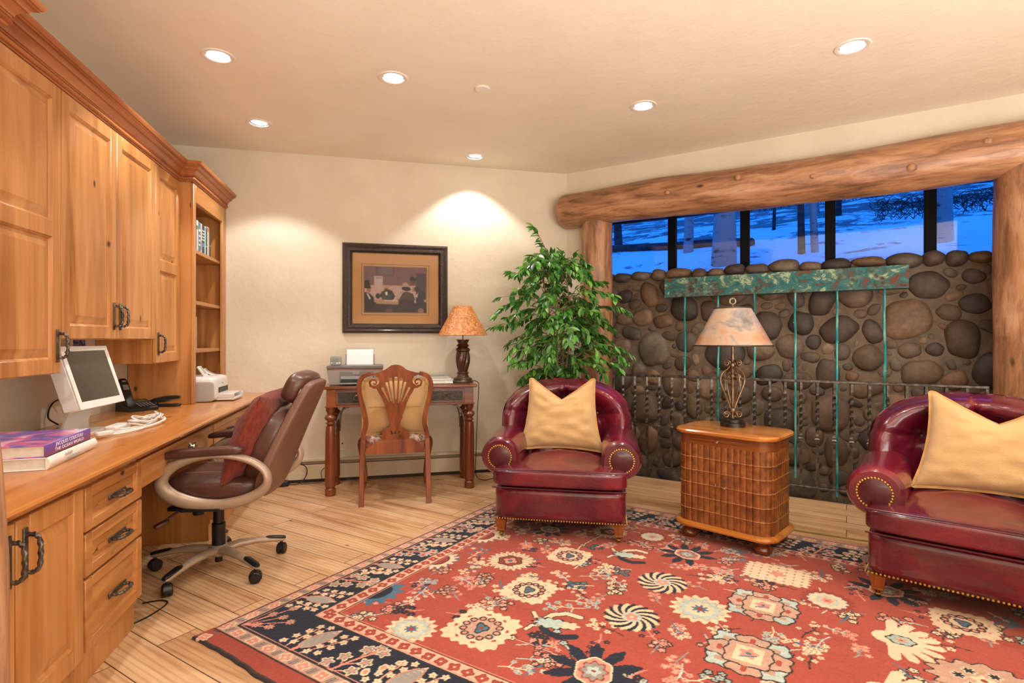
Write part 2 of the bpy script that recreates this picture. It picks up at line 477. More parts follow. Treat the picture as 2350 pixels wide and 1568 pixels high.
def log_post(x, off, r, h, label, seed, loc=None, rad=None):
    t = thing('log_post', label, 'log post', (*dg(x, off), 0) if loc is None else loc, D45)
    b = B(); n = 50
    zs = [h * i / n for i in range(n + 1)]
    rr = [r + (.012 * math.exp(-z * 3)) for z in zs] if rad is None else [rad(z) for z in zs]
    rows = [[(p[0] + q * math.cos(a), p[1] + q * math.sin(a), p[2]) for (p, a, q) in row] for row in log_rows([(0, 0, z) for z in zs], rr, seed)]
    b.skin(rows); obj('log', b, M_LOGZ, t, 60); return t
log_post(.323, -.05, .140, 2.28, 'peeled log post behind the ficus, under the left end of the log beam', 7.7)
log_post(3.245, -.05, .185, 2.28, 'peeled log post at the right edge, beside the end of the iron railing', 11.2)
log_post(0, 0, .1, HC, 'rough log post very close to the camera at the left edge', 4.4, (-.810, 1.005, 0), lambda z: .196 + .03 * max(0, (1.25 - z)) ** 1.6 if z < 1.25 else .196)

# ---------------------------------------------------------------- river stone wall
random.seed(11)
def stones():
    pl = []; W0, W1, Z0, Z1 = .08, T1 + .08, -.36, 1.80
    x = W0 + .05
    while x < W1:
        ra = random.uniform(.065, .12); pl.append((x + ra, 1.80 + random.uniform(-.012, .012), ra, random.uniform(.045, .062), random.uniform(-.08, .08), 1)); x += 2 * ra * .97
    for tr in range(26000):
        f = 1 - tr / 26000
        ra = lerp(.026, .075, f) + random.uniform(0, .095) * f ** .7
        rb = ra * random.uniform(.62, 1.0)
        if random.random() < .25: ra, rb = rb, ra
        x = random.uniform(W0, W1); z = random.uniform(Z0, Z1 - rb - .02); rot = random.uniform(-.5, .5)
        ok = True
        for (qx, qz, qa, qb, qr, _) in pl:
            dx, dz = qx - x, qz - z; d = math.hypot(dx, dz)
            if d > .32: continue
            a = math.atan2(dz, dx)
            r1 = ra * rb / math.hypot(rb * math.cos(a - rot), ra * math.sin(a - rot)); r2 = qa * qb / math.hypot(qb * math.cos(a - qr), qa * math.sin(a - qr))
            if d < (r1 + r2) * 1.0: ok = False; break
        if ok: pl.append((x, z, ra, rb, rot, 0))
    return pl
PAL = [hx(h) for h in ('#6b5846', '#7a644e', '#625142', '#86705a', '#685a4f', '#4d443d', '#8d7158', '#735e4e', '#84644b', '#5f5047', '#746759')]
vs, fs, cs = [], [], []
def addq(rows):
    o = len(vs); n = len(rows[0])
    for r in rows:
        for (p, c) in r: vs.append(p); cs.append(c)
    for i in range(len(rows) - 1):
        for j in range(n):
            k = (j + 1) % n; fs.append((o + i * n + j, o + i * n + k, o + (i + 1) * n + k, o + (i + 1) * n + j))
NS = 24
for (x, z, ra, rb, rot, top) in stones():
    c = random.choice(PAL); j_ = random.uniform(.8, 1.2); c = tuple(min(1, q * j_) for q in c); sd = random.uniform(0, 99)
    h = min(ra, rb) * random.uniform(.38, .58) if not top else .07
    rows = []
    for rho in (1.04, 1.0, .93, .82, .66, .45, .22, .01):
        row = []
        for j in range(NS):
            a = 2 * PI * j / NS
            q = (abs(math.cos(a)) ** 2.3 + abs(math.sin(a)) ** 2.3) ** (-1 / 2.3)
            q *= 1 + .17 * noise.noise((math.cos(a) * 1.2 + sd, math.sin(a) * 1.2, sd))
            px, pz = ra * q * rho * math.cos(a), rb * q * rho * math.sin(a)
            hh = h * (max(0, 1 - min(1, rho) ** 2.4)) ** .55
            X = x + px * math.cos(rot) - pz * math.sin(rot); Zz = z + px * math.sin(rot) + pz * math.cos(rot)
            nn = .8 + .4 * noise.noise((X * 9, Zz * 9, sd))
            row.append(((X, .425 - hh + (.02 if rho > 1 else 0), Zz), tuple(min(1, u * nn * 1.1) for u in c)))
        rows.append(row)
    addq(rows)
# mortar bed
gx, gz = 150, 110; o = len(vs)
for i in range(gz + 1):
    for j in range(gx + 1):
        X = lerp(.07, T1 + .1, j / gx); Zz = lerp(-.38, 1.80, i / gz)
        vs.append((X, .422 + .012 * noise.noise((X * 12, Zz * 12, 0)), Zz)); k = .85 + .3 * noise.noise((X * 5, Zz * 5, 3)); cs.append(tuple(q * k for q in hx('#7a6752')))
for i in range(gz):
    for j in range(gx):
        a = o + i * (gx + 1) + j; fs.append((a, a + 1, a + gx + 2, a + gx + 1))
o = len(vs)
for (X, Y_, Zz) in [(.07, .42, 1.80), (T1 + .1, .42, 1.80), (T1 + .1, .80, 1.80), (.07, .80, 1.80), (.07, .8, -.38), (T1 + .1, .8, -.38)]:
    vs.append((X, Y_, Zz)); cs.append(hx('#7a6752'))
fs += [(o, o + 1, o + 2, o + 3), (o + 3, o + 2, o + 5, o + 4)]
so = npmesh('wall_stone', vs, fs, np.array(cs), attr_mat('river_stone', .62, 55, .35, .006, .12, nscale=26, dark=(.62, .6, .58, 1)))
so['kind'] = 'structure'; so.location = (CX, CY, 0); so.rotation_euler = (0, 0, D45)

# ---------------------------------------------------------------- window band, glass and the snow outside
M_DARKF = plain('dark_bronze', '#040507', '#07080a', .6, 0, 8, spec=.15)
def glass_mat():
    t = NT('window_glass'); tr = t.n('ShaderNodeBsdfTransparent'); gl = t.n('ShaderNodeBsdfGlossy'); gl.inputs['Roughness'].default_value = .01
    fr = t.n('ShaderNodeFresnel'); fr.inputs['IOR'].default_value = 1.45; ms = t.n('ShaderNodeMixShader')
    t.l(fr.outputs[0], ms.inputs[0]); t.l(tr.outputs[0], ms.inputs[1]); t.l(gl.outputs[0], ms.inputs[2]); t.l(ms.outputs[0], t.out.inputs[0]); return t.m
M_GLASS = glass_mat()
MU = [.115, .825, 1.476, 2.139, 2.806, 3.3]
win = thing('window_1', None, None, (CX, CY, 0), D45); win['kind'] = 'structure'
OFW = .62
b = B(); b.box(MU[0] - .03, OFW - .03, 2.375, MU[-1] + .03, OFW + .03, 2.47); b.box(MU[0] - .03, OFW - .03, 1.80, MU[-1] + .03, OFW + .03, 1.835)
for m_ in MU: b.box(m_ - .038, OFW - .03, 1.80, m_ + .038, OFW + .03, 2.47, .004)
obj('window_frame', b, M_DARKF, win)
for i in range(5):
    b = B(); b.box(MU[i] + .03, OFW - .004, 1.83, MU[i + 1] - .03, OFW + .004, 2.39); obj('pane', b, M_GLASS, win)

def hz(t, off): return 1.55 + (off - .75) * .35 + .035 * noise.noise((t * .9, off * .9, 1)) + .012 * noise.noise((t * 5, off * 5, 2))
def snow_mat():
    t = NT('snow'); v = t.coord((1, 1.6, 1), False)
    n = t.noise(v, 1.5, 10, .74, .6)
    sx = t.n('ShaderNodeSeparateXYZ'); t.l(v, sx.inputs[0]); mr = t.n('ShaderNodeMapRange'); t.l(sx.outputs[1], mr.inputs[0])
    mr.inputs[1].default_value = 5.6; mr.inputs[2].default_value = 10.0; mr.inputs[3].default_value = 0; mr.inputs[4].default_value = .12
    an = t.n('ShaderNodeMath', operation='ADD'); t.l(n, an.inputs[0]); t.l(mr.outputs[0], an.inputs[1]); n = an.outputs[0]
    col = t.ramp(n, [(.56, (.80, .82, .85, 1)), (.60, (.16, .17, .18, 1))])
    t.l(col, t.b.inputs['Base Color']); t.set(Roughness=.9, Specular_IOR_Level=.1); return t.m
vs, fs = [], []
nx, ny = 130, 90
for i in range(ny + 1):
    off = .78 + 22 * (i / ny) ** 1.6
    for j in range(nx + 1):
        tt = lerp(-13, 14, j / nx); vs.append((tt, off, hz(tt, off) + .02 * max(0, off - 9) ** 1.5))
for i in range(ny):
    for j in range(nx):
        a = i * (nx + 1) + j; fs.append((a, a + 1, a + nx + 2, a + nx + 1))
g = npmesh('snowy_ground', vs, fs, None, snow_mat()); g['kind'] = 'structure'; g.location = (CX, CY, 0); g.rotation_euler = (0, 0, D45)
t_ = NT('aspen_bark'); v_ = t_.coord((3, 3, 9)); c_ = t_.ramp(t_.noise(v_, 1.5, 6, .7), [(.36, '#2a2c30'), (.46, '#85888b')]); t_.l(c_, t_.b.inputs['Base Color']); t_.set(Roughness=.85); M_ASPEN = t_.m
t_ = NT('dark_bark'); v_ = t_.coord((3, 3, 9)); c_ = t_.ramp(t_.noise(v_, 1.5, 6, .7), [(.42, '#15161a'), (.6, '#33363c')]); t_.l(c_, t_.b.inputs['Base Color']); t_.set(Roughness=.9); M_DBARK = t_.m
TR = [(.96, 2.45, .125, 0, 'thick pale aspen trunk in the snow outside the second window pane', M_ASPEN), (.30, 3.39, .06, .01, 'slim trunk at the left side of the second window pane', M_ASPEN),
      (-1.149, 4.45, .06, -.05, 'leaning thin trunk outside the leftmost window pane', M_DBARK), (1.298, 4.51, .022, .02, 'thin dark sapling outside the third window pane', M_DBARK),
      (1.783, 2.81, .035, 0, 'left of two slender stems outside the third window pane', M_DBARK), (1.93, 2.85, .036, -.03, 'right, leaning one of two slender stems outside the third pane', M_ASPEN),
      (3.132, 2.9, .10, .0, 'pale aspen trunk outside the rightmost window pane', M_ASPEN), (2.152, 5.35, .035, 0, 'small dark trunk at the left of the fourth window pane', M_DBARK),
      (1.75, 5.9, .09, .0, 'pale trunk uphill outside the third window pane', M_ASPEN)]
for (tt, off, r, ln, lab, m_) in TR:
    x, y = dg(tt, off)
    t = thing('aspen_tree', lab, 'tree', (x, y, hz(tt, off) - .05), D45)
    b = B(); pts = [(ln * z + .02 * noise.noise((z, tt, 0)), 0, z) for z in [i * .25 for i in range(17)]]
    b.tube(pts, lambda s_: r * (1.25 - .45 * min(1, s_ * 3)) if s_ < .34 else r * (.8 - .3 * (s_ - .34)), 14); obj('trunk', b, m_, t)
def onhill(name, lab, cat, pts, r, m_):
    t = thing(name, lab, cat, (CX, CY, 0), D45); b = B()
    b.tube(bez([(p[0], p[1], hz(*p) + r * .6) for p in pts], 6), r, 8); obj('log', b, m_, t)
onhill('fallen_log', 'dark fallen log lying on the snow outside the two left panes', 'log', [(-1.4, 4.0), (-.2, 3.75), (.6, 3.7), (1.15, 3.4)], .07, M_DBARK)
def brush(lab, t0, t1, o0, o1, n, h, seed):
    random.seed(seed); t = thing('brush', lab, 'brush', (CX, CY, 0), D45); b = B()
    for i in range(n):
        tt = random.uniform(t0, t1); of = random.uniform(o0, o1); z = hz(tt, of)
        b.tube([(tt, of, z - .03), (tt + random.uniform(-.1, .1), of, z + h * .5), (tt + random.uniform(-.25, .25), of + random.uniform(-.1, .1), z + h * random.uniform(.6, 1.2))], [.006, .0045, .002], 4)
    obj('twigs', b, M_DBARK, t)
brush('dark leafless brush on the slope outside the two right window panes', 2.6, 6.0, 4.4, 6.3, 900, .12, 5)
brush('dark brush near the top of the slope outside the middle pane', .6, 2.9, 6.9, 8.2, 500, .18, 6)

# ---------------------------------------------------------------- iron railing
rl = thing('iron_railing', 'black wrought iron railing with twisted balusters in front of the stone wall', 'railing', (CX, CY, 0), D45)
b = B(); b.box(.455, -.014, .878, 3.05, .014, .898, .003); obj('top_rail', b, M_IRON, rl)
b = B(); b.box(.455, -.011, .082, 3.05, .011, .098, .003); obj('bottom_rail', b, M_IRON, rl)
def baluster(x):
    b = B(); rows = []; n = 70
    for i in range(n + 1):
        z = .098 + .78 * i / n
        tw = 0 if z < .5 else (z - .5) * 2 * PI * 5.2 * (1 if z < .80 else 0) + ((.30 * 2 * PI * 5.2) if z >= .80 else 0)
        r = .0105 * (1.0 if z > .5 else (.85 + .25 * math.exp(-((z - .30) / .12) ** 2)))
        for (zc, a, s_) in ((.455, .013, .008), (.475, .006, .005), (.435, .006, .005)): r += a * math.exp(-((z - zc) / s_) ** 2)
        rows.append([(x + r * 1.2 * math.cos(tw + PI / 4 + PI / 2 * k), r * 1.2 * math.sin(tw + PI / 4 + PI / 2 * k), z) for k in range(4)])
    R = b.skin(rows); obj('baluster', b, M_IRON, rl, 30)
for i in range(24): baluster(.555 + i * .1082)
b = B(); b.box(.457, -.012, .0, .477, .012, .88, .003); obj('end_post', b, M_IRON, rl)
b = B(); b.box(3.03, -.012, .0, 3.05, .012, .88, .003); obj('end_post', b, M_IRON, rl)

# ---------------------------------------------------------------- patinated copper trough with hanging rods
t_ = NT('verdigris_copper'); v_ = t_.coord((1, 1, 1.3), False); n_ = t_.noise(v_, 9, 9, .72, .5)
c_ = t_.ramp(n_, [(.36, '#4a2c1c'), (.42, '#84482a'), (.455, '#1c5457'), (.51, '#277c80'), (.56, '#48695f'), (.60, '#a3bf9d')])
n2_ = t_.noise(v_, 5, 6, .7); c_ = t_.mix(t_.ramp(n2_, [(.5, (0, 0, 0, 1)), (.58, (1, 1, 1, 1))]), c_, t_.ramp(t_.noise(v_, 30, 4), [(.4, '#4a3524'), (.6, '#5f7f74')]))
t_.l(c_, t_.b.inputs['Base Color']); t_.set(Roughness=.6, Metallic=.15); t_.bump(n_, .5, .01); M_VERD = t_.m
t_ = NT('teal_rod'); v_ = t_.coord((20, 20, 3)); c_ = t_.ramp(t_.noise(v_, 1.5, 5, .6), [(.35, '#1b6a6c'), (.5, '#259a9c'), (.62, '#8fcfc4'), (.72, '#5a4a38')]); t_.l(c_, t_.b.inputs['Base Color']); t_.set(Roughness=.55, Metallic=.1); M_TEAL = t_.m
tr = thing('copper_water_trough', 'verdigris copper trough with thin hanging rods mounted on the stone wall', 'trough', (CX, CY, 0), D45)
b = B(); x0, x1, y0, y1, z0, z1, w_ = .852, 2.646, .26, .385, 1.582, 1.752, .006
b.box(x0, y0, z0, x1, y0 + w_, z1); b.box(x0, y1 - w_, z0, x1, y1, z1); b.box(x0, y0 + w_, z0, x0 + w_, y1 - w_, z1); b.box(x1 - w_, y0 + w_, z0, x1, y1 - w_, z1); b.box(x0 + w_, y0 + w_, z0, x1 - w_, y1 - w_, z0 + w_)
obj('trough', b, M_VERD, tr)
random.seed(3)
for (x, zb) in ((1.023, .22), (1.306, .2), (1.595, .3), (1.901, .08), (2.192, -.03), (2.5, .25)):
    b = B(); n = 90; ph = random.uniform(0, 9)
    pts = [(x + .006 * noise.noise((z * 4, ph, 0)), .30 + .004 * noise.noise((z * 4, ph, 5)), z) for z in [lerp(zb, 1.584, i / n) for i in range(n + 1)]]
    b.tube(pts, lambda s_: .0085 + .003 * max(0, noise.noise((s_ * 30, ph, 1))), 8)
    for k in range(4): b.ball((x + random.choice((-.009, .009)), .297, random.uniform(zb + .1, 1.5)), .007, 5)
    obj('hanging_rod', b, M_TEAL, tr)
# ---------------------------------------------------------------- fitted cabinets along the left wall  (local x runs along the wall, -y is the front)
def twist(b, pts, r, turns, n=10):
    P = [Vector(p) for p in pts]; m = len(P); rows = []
    T0 = (P[1] - P[0]).normalized(); u = T0.orthogonal().normalized()
    for i in range(m):
        T = (P[min(i + 1, m - 1)] - P[max(i - 1, 0)]).normalized(); u = (u - T * u.dot(T)).normalized(); w_ = T.cross(u)
        rows.append([P[i] + (u * math.cos(2 * PI * j / n) + w_ * math.sin(2 * PI * j / n)) * r * (1 + .22 * math.cos(2 * (2 * PI * j / n) - turns * 2 * PI * i / m)) for j in range(n)])
    b.skin(rows)
def pull(parent, x, z, vert=True, L=.105, yf=-.024):
    b = B()
    def q(s_, y, o=0): return (x + o, y, z + s_) if vert else (x + s_, y, z + o)
    h = L / 2 + .012
    if vert: b.box(x - .010, yf - .004, z - h - .008, x + .010, yf, z + h + .008, .003)
    else: b.box(x - h - .008, yf - .004, z - .010, x + h + .008, yf, z + .010, .003)
    pts = bez([q(-L / 2, yf - .002), q(-L / 2, yf - .022), q(-L / 2 + .014, yf - .035), q(0, yf - .038), q(L / 2 - .014, yf - .035), q(L / 2, yf - .022), q(L / 2, yf - .002)], 9)
    twist(b, pts, .0062, 9)
    return obj('handle', b, M_IRON, parent, 50)
def panel_front(b, x0, z0, x1, z1, openings, t=.022, sw=.06):
    """frame and raised panels, front at y=-t"""
    zs = [z0] + [v for o in openings for v in o] + [z1]
    xa, xb = x0 + sw, x1 - sw
    b.box(x0, -t, z0, xa, 0, z1, .003); b.box(xb, -t, z0, x1, 0, z1, .003)
    for i in range(0, len(zs), 2): b.box(xa - .001, -t, zs[i], xb + .001, -.0005, zs[i + 1], .003)
    for (a, c) in openings:
        rows = []
        for (ins, y) in ((-.004, -.001), (0, -t + .003), (.004, -t + .006), (.008, -t + .013), (.014, -t + .013), (.040, -t + .003), (.045, -t + .001)):
            rows.append([(xa + ins, y, a + ins), (xb - ins, y, a + ins), (xb - ins, y, c - ins), (xa + ins, y, c - ins)])
        b.skin(rows[1:], cap=False); R = rows[-1]; b.f([b.v(p) for p in R])
def upper(name, label, y0, y1, zb, face=1.34, n=1, mid=None, handles=(), zt=2.272, group=None):
    t = thing(name, label, 'cabinet', (-face - .022, y0, 0), PI / 2); W = y1 - y0; D = 1.65 - face - .022
    b = B(); b.box(0, .0, zb, W, D - .003, zt + .09, .002); obj('body', b, M_PZ, t)
    dw = W / n
    for i in range(n):
        b = B(); xa, xb = i * dw + .003, (i + 1) * dw - .003
        ops = [(zb + .065, zt - .07)] if mid is None else [(zb + .065, mid - .035), (mid + .035, zt - .07)]
        panel_front(b, xa, zb + .004, xb, zt - .004, ops); d = obj('door', b, M_PZ, t)
        s_ = handles[i]; pull(d, xb - .03 if s_ > 0 else xa + .03, zb + .12, True, .10)
    return t
upper('wall_cabinet', 'tall wooden wall cabinet with a two-panel door, nearest the camera', 2.19, 2.698, 1.055, 1.33, n=1, mid=1.66, handles=(1,))
upper('wall_cabinet', 'shorter double-door wooden wall cabinet above the computer screen', 2.70, 3.688, 1.20, 1.33, n=2, handles=(1, -1))
upper('wall_cabinet', 'narrow two-panel wooden wall cabinet next to the open bookcase', 3.69, 4.10, 1.055, 1.33, n=1, mid=1.66, handles=(-1,))

# open bookcases, the far one in view and its twin at the near end (only the top of that one shows)
def bookcase(label, y0, W, shelves=True):
    t = thing('bookcase', label, 'bookcase', (-1.268, y0, 0), PI / 2); D = .378
    b = B(); b.box(0, .0, .762,   .022, D, 2.385, .002); b.box(W - .022, 0, .762, W, D, 2.385, .002)
    obj('side_panel', b, M_PZ, t)
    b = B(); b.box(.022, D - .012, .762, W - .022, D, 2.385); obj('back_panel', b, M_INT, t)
    b = B(); b.box(.022, .001, 2.15, W - .022, .02, 2.385, .002); b.box(.022, .02, 2.19, W - .022, D - .012, 2.205); obj('top_rail', b, M_PX, t)
    b = B(); b.box(0, -.018, .762, .05, 0, 2.271, .003); obj('stile', b, M_PZ, t)
    b = B(); b.box(W - .10, -.018, .762, W, 0, 2.271, .003); obj('stile', b, M_PZ, t)
    b = B(); b.box(.05, -.018, 2.145, W - .10, 0, 2.271, .003); obj('head_rail', b, M_PX, t)
    for z in (1.833, 1.474, 1.136):
        b = B(); b.box(.023, .002, z - .028, W - .023, D - .013, z, .004); obj('shelf', b, M_PX, t)
    return t
bookcase('open wooden bookcase at the far end of the desk holding a row of books', 4.103, .782)
bookcase('wooden bookcase at the near end of the cabinets with only its cornice in view', 1.330, .785)

# crown moulding following the fronts
def offset_path(P, d):
    out = []
    for i, p in enumerate(P):
        ns = []
        if i > 0: q = (Vector(P[i]) - Vector(P[i - 1])).normalized(); ns.append(Vector((q.y, -q.x)))
        if i < len(P) - 1: q = (Vector(P[i + 1]) - Vector(P[i])).normalized(); ns.append(Vector((q.y, -q.x)))
        n = ns[0] if len(ns) == 1 else (ns[0] + ns[1]) / (1 + ns[0].dot(ns[1]))
        out.append(Vector(p) + n * d)
    return out
FP = [(-1.268, 1.30), (-1.268, 2.185), (-1.352, 2.185), (-1.352, 4.095), (-1.268, 4.095), (-1.268, 4.884)]
prof = [(.0005, 2.272), (.020, 2.272), (.024, 2.277), (.024, 2.302), (.030, 2.304), (.030, 2.310), (.035, 2.311), (.038, 2.322), (.046, 2.332), (.056, 2.338), (.056, 2.343), (.063, 2.344), (.066, 2.352), (.074, 2.359), (.084, 2.361), (.084, 2.367), (.090, 2.368), (.096, 2.376), (.100, 2.388), (.094, 2.392), (.0005, 2.392)]
cm = thing('crown_moulding', 'stepped wooden crown moulding running along the top of all the cabinets', 'moulding')
b = B(); rows = []
offs = [offset_path(FP, d) for d, z in prof]
for i in range(len(FP)): rows.append([(offs[k][i].x, offs[k][i].y, prof[k][1]) for k in range(len(prof))])
b.skin(rows); obj('cornice', b, M_CROWN, cm, 25)
b = B(); pth = offset_path(FP, .026); pts = []
for i in range(len(pth) - 1):
    L = (pth[i + 1] - pth[i]).length; n = max(2, int(L / .004))
    for k in range(n): q = pth[i].lerp(pth[i + 1], k / n); pts.append((q.x, q.y, 2.289))
twist(b, pts[::1], .0095, len(pts) / 3.5, 8); obj('rope_trim', b, M_CROWN, cm, 60)

# worktop
ct = thing('desk_worktop', 'long glossy wooden desk worktop running under all the wall cabinets', 'worktop')
b = B(); b.plate([(-1.648, .722), (-.955, .722), (-.945, .728), (-.938, .738), (-.928, .742), (-.922, .749), (-.925, .757), (-.934, .7605), (-1.648, .7605)], [], 1.25, 4.886)
obj('worktop', b, M_CTR, ct, 25)

FB = 1.0
def base(name, label, y0, y1, cat='cabinet'):
    t = thing(name, label, cat, (-FB, y0, 0), PI / 2); W = y1 - y0
    b = B(); b.box(.001, .0, .10, W - .001, .645, .721, .002); b.box(.001, .008, 0, W - .001, .645, .10, .002); obj('body', b, M_PZ, t); return t, W
t, W = base('base_cabinet', 'wooden base cabinet with a pair of panelled doors at the lower left', 1.415, 2.118)
for i in range(2):
    b = B(); xa, xb = i * W / 2 + .003, (i + 1) * W / 2 - .003; panel_front(b, xa, .125, xb, .70, [(.19, .635)]); d = obj('door', b, M_PZ, t)
    pull(d, xb - .032 if i == 0 else xa + .032, .60, True, .105)
t, W = base('drawer_unit', 'wooden three-drawer unit between the panelled doors and the knee space', 2.12, 2.574)
for (za, zb) in ((.545, .695), (.39, .535), (.135, .38)):
    b = B(); panel_front(b, .008, za, W - .004, zb, [(za + .036, zb - .036)], sw=.045); d = obj('drawer', b, M_PX, t); pull(d, W / 2, (za + zb) / 2, False, .095)
t = thing('knee_drawer', 'plain shallow desk drawer with a round knob over the knee space', 'drawer', (-FB, 2.576, 0), PI / 2)
b = B(); b.box(.002, -.018, .575, .990, 0, .695, .004); d = obj('drawer_front', b, M_PX, t)
b = B(); b.push((.575, -.018, .645), rx=PI / 2); b.lathe([(.001, 0), (.019, 0), (.020, .004), (.012, .008), (.007, .014), (.014, .020), (.020, .026), (.018, .032), (.001, .035)], 24); b.pop(); obj('knob', b, M_CHROME, d)
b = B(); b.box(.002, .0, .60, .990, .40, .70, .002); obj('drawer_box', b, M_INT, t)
t, W = base('base_cabinet', 'far wooden desk pedestal with drawers behind the office chair', 3.57, 4.884)
for i in range(2):
    xa, xb = i * W / 2 + .004, (i + 1) * W / 2 - .004
    b = B(); panel_front(b, xa, .545, xb, .695, [(.58, .66)], sw=.05); d = obj('drawer', b, M_PX, t); pull(d, (xa + xb) / 2, .62, False, .095)
    b = B(); panel_front(b, xa, .125, xb, .535, [(.19, .47)]); d = obj('door', b, M_PZ, t); pull(d, xb - .032 if i == 0 else xa + .032, .44, True, .10)
b = B(); b.box(-1.64, 2.58, .10, -1.60, 3.565, .715); o = obj('modesty_panel', b, M_INT); tag(o, 'shade-toned wooden back panel deep inside the knee space under the desk', 'panel')

# ---------------------------------------------------------------- things on the desk
ZD = .761
# books in the bookcase, spines to the room
def shelf_book(x0, w_, h, z, d, cover, label, bands=(), group='books on the top shelf', base=-1.248, y0=4.103):
    t = thing('book', label, 'book', (base, y0 + x0, z), PI / 2, group)
    m = plain('cover_' + cover, '#' + cover, '#' + cover, .45)
    b = B(); b.box(0, .03, 0, w_, .034, h, .001); b.box(0, .03, 0, .003, .03 + d, h); b.box(w_ - .003, .03, 0, w_, .03 + d, h); obj('cover', b, m, t)
    b = B(); b.box(.003, .035, .003, w_ - .003, .025 + d, h - .003); obj('pages', b, M_PAPER, t)
    for (za, zb, c) in bands:
        b = B(); b.box(.002, .0288, h * za, w_ - .002, .0305, h * zb); obj('spine_band', b, plain('cover_' + c, '#' + c, '#' + c, .45), t)
SB = [(.050, .215, '4b4a86', 'purple spined book at the left end of the top shelf row', [(.05, .09, '7f7db0'), (.82, .95, '8a87b8')]),
      (.040, .215, 'dedbd3', 'white spined book second from the left on the top shelf', [(.7, .82, '7a8f5a')]),
      (.045, .21, '5e7d94', 'slate blue spined book with pale lettering marks on the top shelf', [(.2, .26, 'd8dde0'), (.34, .40, 'd8dde0'), (.5, .56, 'd8dde0'), (.68, .76, 'd8dde0')]),
      (.032, .21, 'd5d6d2', 'grey white spined book in the middle of the top shelf row', [(.1, .4, '9aa3a6')]),
      (.048, .205, '262a38', 'dark navy spined book with pale lettering marks in the row', [(.22, .36, '5b86b8'), (.45, .5, 'cfd6de'), (.55, .6, 'cfd6de'), (.66, .71, 'cfd6de'), (.77, .82, 'cfd6de')]),
      (.040, .205, '9fd0d6', 'pale turquoise spined book right of the dark navy one', [(.86, .97, '7ea6ad')]),
      (.022, .195, '14151a', 'thin black spined book on the top shelf', [(.3, .34, 'c9c9c9')]),
      (.048, .215, 'cfc9b6', 'cream spined book standing second from the right end', [(.84, .98, 'c27f63')]),
      (.038, .19, '3c3128', 'dark brown spined book at the right end of the row', [(.4, .44, '8a7a60')])]
x = .100
for (w_, h, c, lab, bands) in SB: shelf_book(x, w_, h, 1.834, .2, c, lab, bands); x += w_ + .002
shelf_book(.085, .075, .225, 1.137, .2, 'bfa98c', 'pale beige book standing alone on the third shelf', [(.3, .34, '9a8568'), (.6, .64, '9a8568')], group=None)

# two large books lying near the front
def flat_book(name, label, cx, cy, rz, z, L, Wd, th, cover, spine, rounded=False):
    t = thing(name, label, 'book', (cx, cy, z), rz)
    # local x along the spine (+x away from camera), spine at y=0 facing -y ... pages behind
    b = B(); b.box(0, .001, 0, L, Wd, .004, .001); b.box(0, .001, th - .004, L, Wd, th, .001); obj('cover', b, cover, t)
    b = B()
    if rounded:
        rows = []
        for xx in (0, L): rows.append([(xx, -.010 * math.sin(PI * i / 8) + .002, th * i / 8) for i in range(9)] + [(xx, .006, th * (8 - i) / 8) for i in range(9)])
        b.skin(rows)
    else: b.box(0, -.003, 0, L, .002, th, .0015)
    sp = obj('spine', b, spine, t)
    b = B(); b.box(.005, .003, .004, L - .005, Wd - .006, th - .004); obj('pages', b, M_PAPER, t)
    return t, sp
t_ = NT('jacket_purple'); v_ = t_.coord((1, 1, 1), False); n_ = t_.noise(v_, 5.5, 3, .5, 1.2)
c_ = t_.ramp(n_, [(.38, '#5d4fa6'), (.46, '#8a6cc0'), (.52, '#e86a9a'), (.57, '#e9a3cf'), (.62, '#e8e0ea'), (.68, '#7d86cf')]); t_.l(c_, t_.b.inputs['Base Color']); t_.set(Roughness=.25, Coat_Weight=.4); M_JACK = t_.m
t_ = NT('spine_purple'); v_ = t_.coord((1, 1, 1), False); sx = t_.n('ShaderNodeSeparateXYZ'); t_.l(v_, sx.inputs[0])
ml = t_.n('ShaderNodeMapRange'); ml.inputs[1].default_value = 0; ml.inputs[2].default_value = .042; t_.l(sx.outputs[2], ml.inputs[0])
c_ = t_.ramp(ml.outputs[0], [(.0, '#8a3f58'), (.3, '#7a3f86'), (.7, '#6a48a8'), (1, '#7a5cc0')]); t_.l(c_, t_.b.inputs['Base Color']); t_.set(Roughness=.3); M_SPINE = t_.m
M_WBOOK = plain('white_jacket', '#e4dfd8', '#ece7e0', .35, 0, 12, coat=.2)
rzb = math.radians(90 + 5.5)
t, sp = flat_book('book', 'thick white book lying under the purple one on the desk', -1.098, 2.145, rzb, ZD, .40, .30, .042, M_WBOOK, M_WBOOK, True)
MT = Matrix.Translation((.18, -.0092, .027)) @ Matrix.Rotation(PI / 2, 4, 'X')
M_FAINT = plain('faint_ink', '#c9c4c0', '#bdb8b5', .5)
text_mesh('spine_title', 'WORLD', .016, M_FAINT, sp, Matrix.Translation((.14, -.0082, .030)) @ Matrix.Rotation(PI / 2, 4, 'X'), .0012)
text_mesh('spine_title', 'IMPRESSIONISM', .016, M_FAINT, sp, Matrix.Translation((.18, -.0082, .015)) @ Matrix.Rotation(PI / 2, 4, 'X'), .0012)
t, sp = flat_book('book', 'large purple book lying on top of the white book, with white spine lettering', -1.106, 2.145, rzb, ZD + .0425, .37, .29, .042, M_JACK, M_SPINE)
M_INKW = plain('white_ink', '#f0eef2', '#f0eef2', .5)
text_mesh('spine_title', 'JACQUES COUSTEAU', .0185, M_INKW, sp, Matrix.Translation((.185, -.0032, .0305)) @ Matrix.Rotation(PI / 2, 4, 'X') @ Matrix.Scale(1.22, 4, (1, 0, 0)), .0003, 1.05)
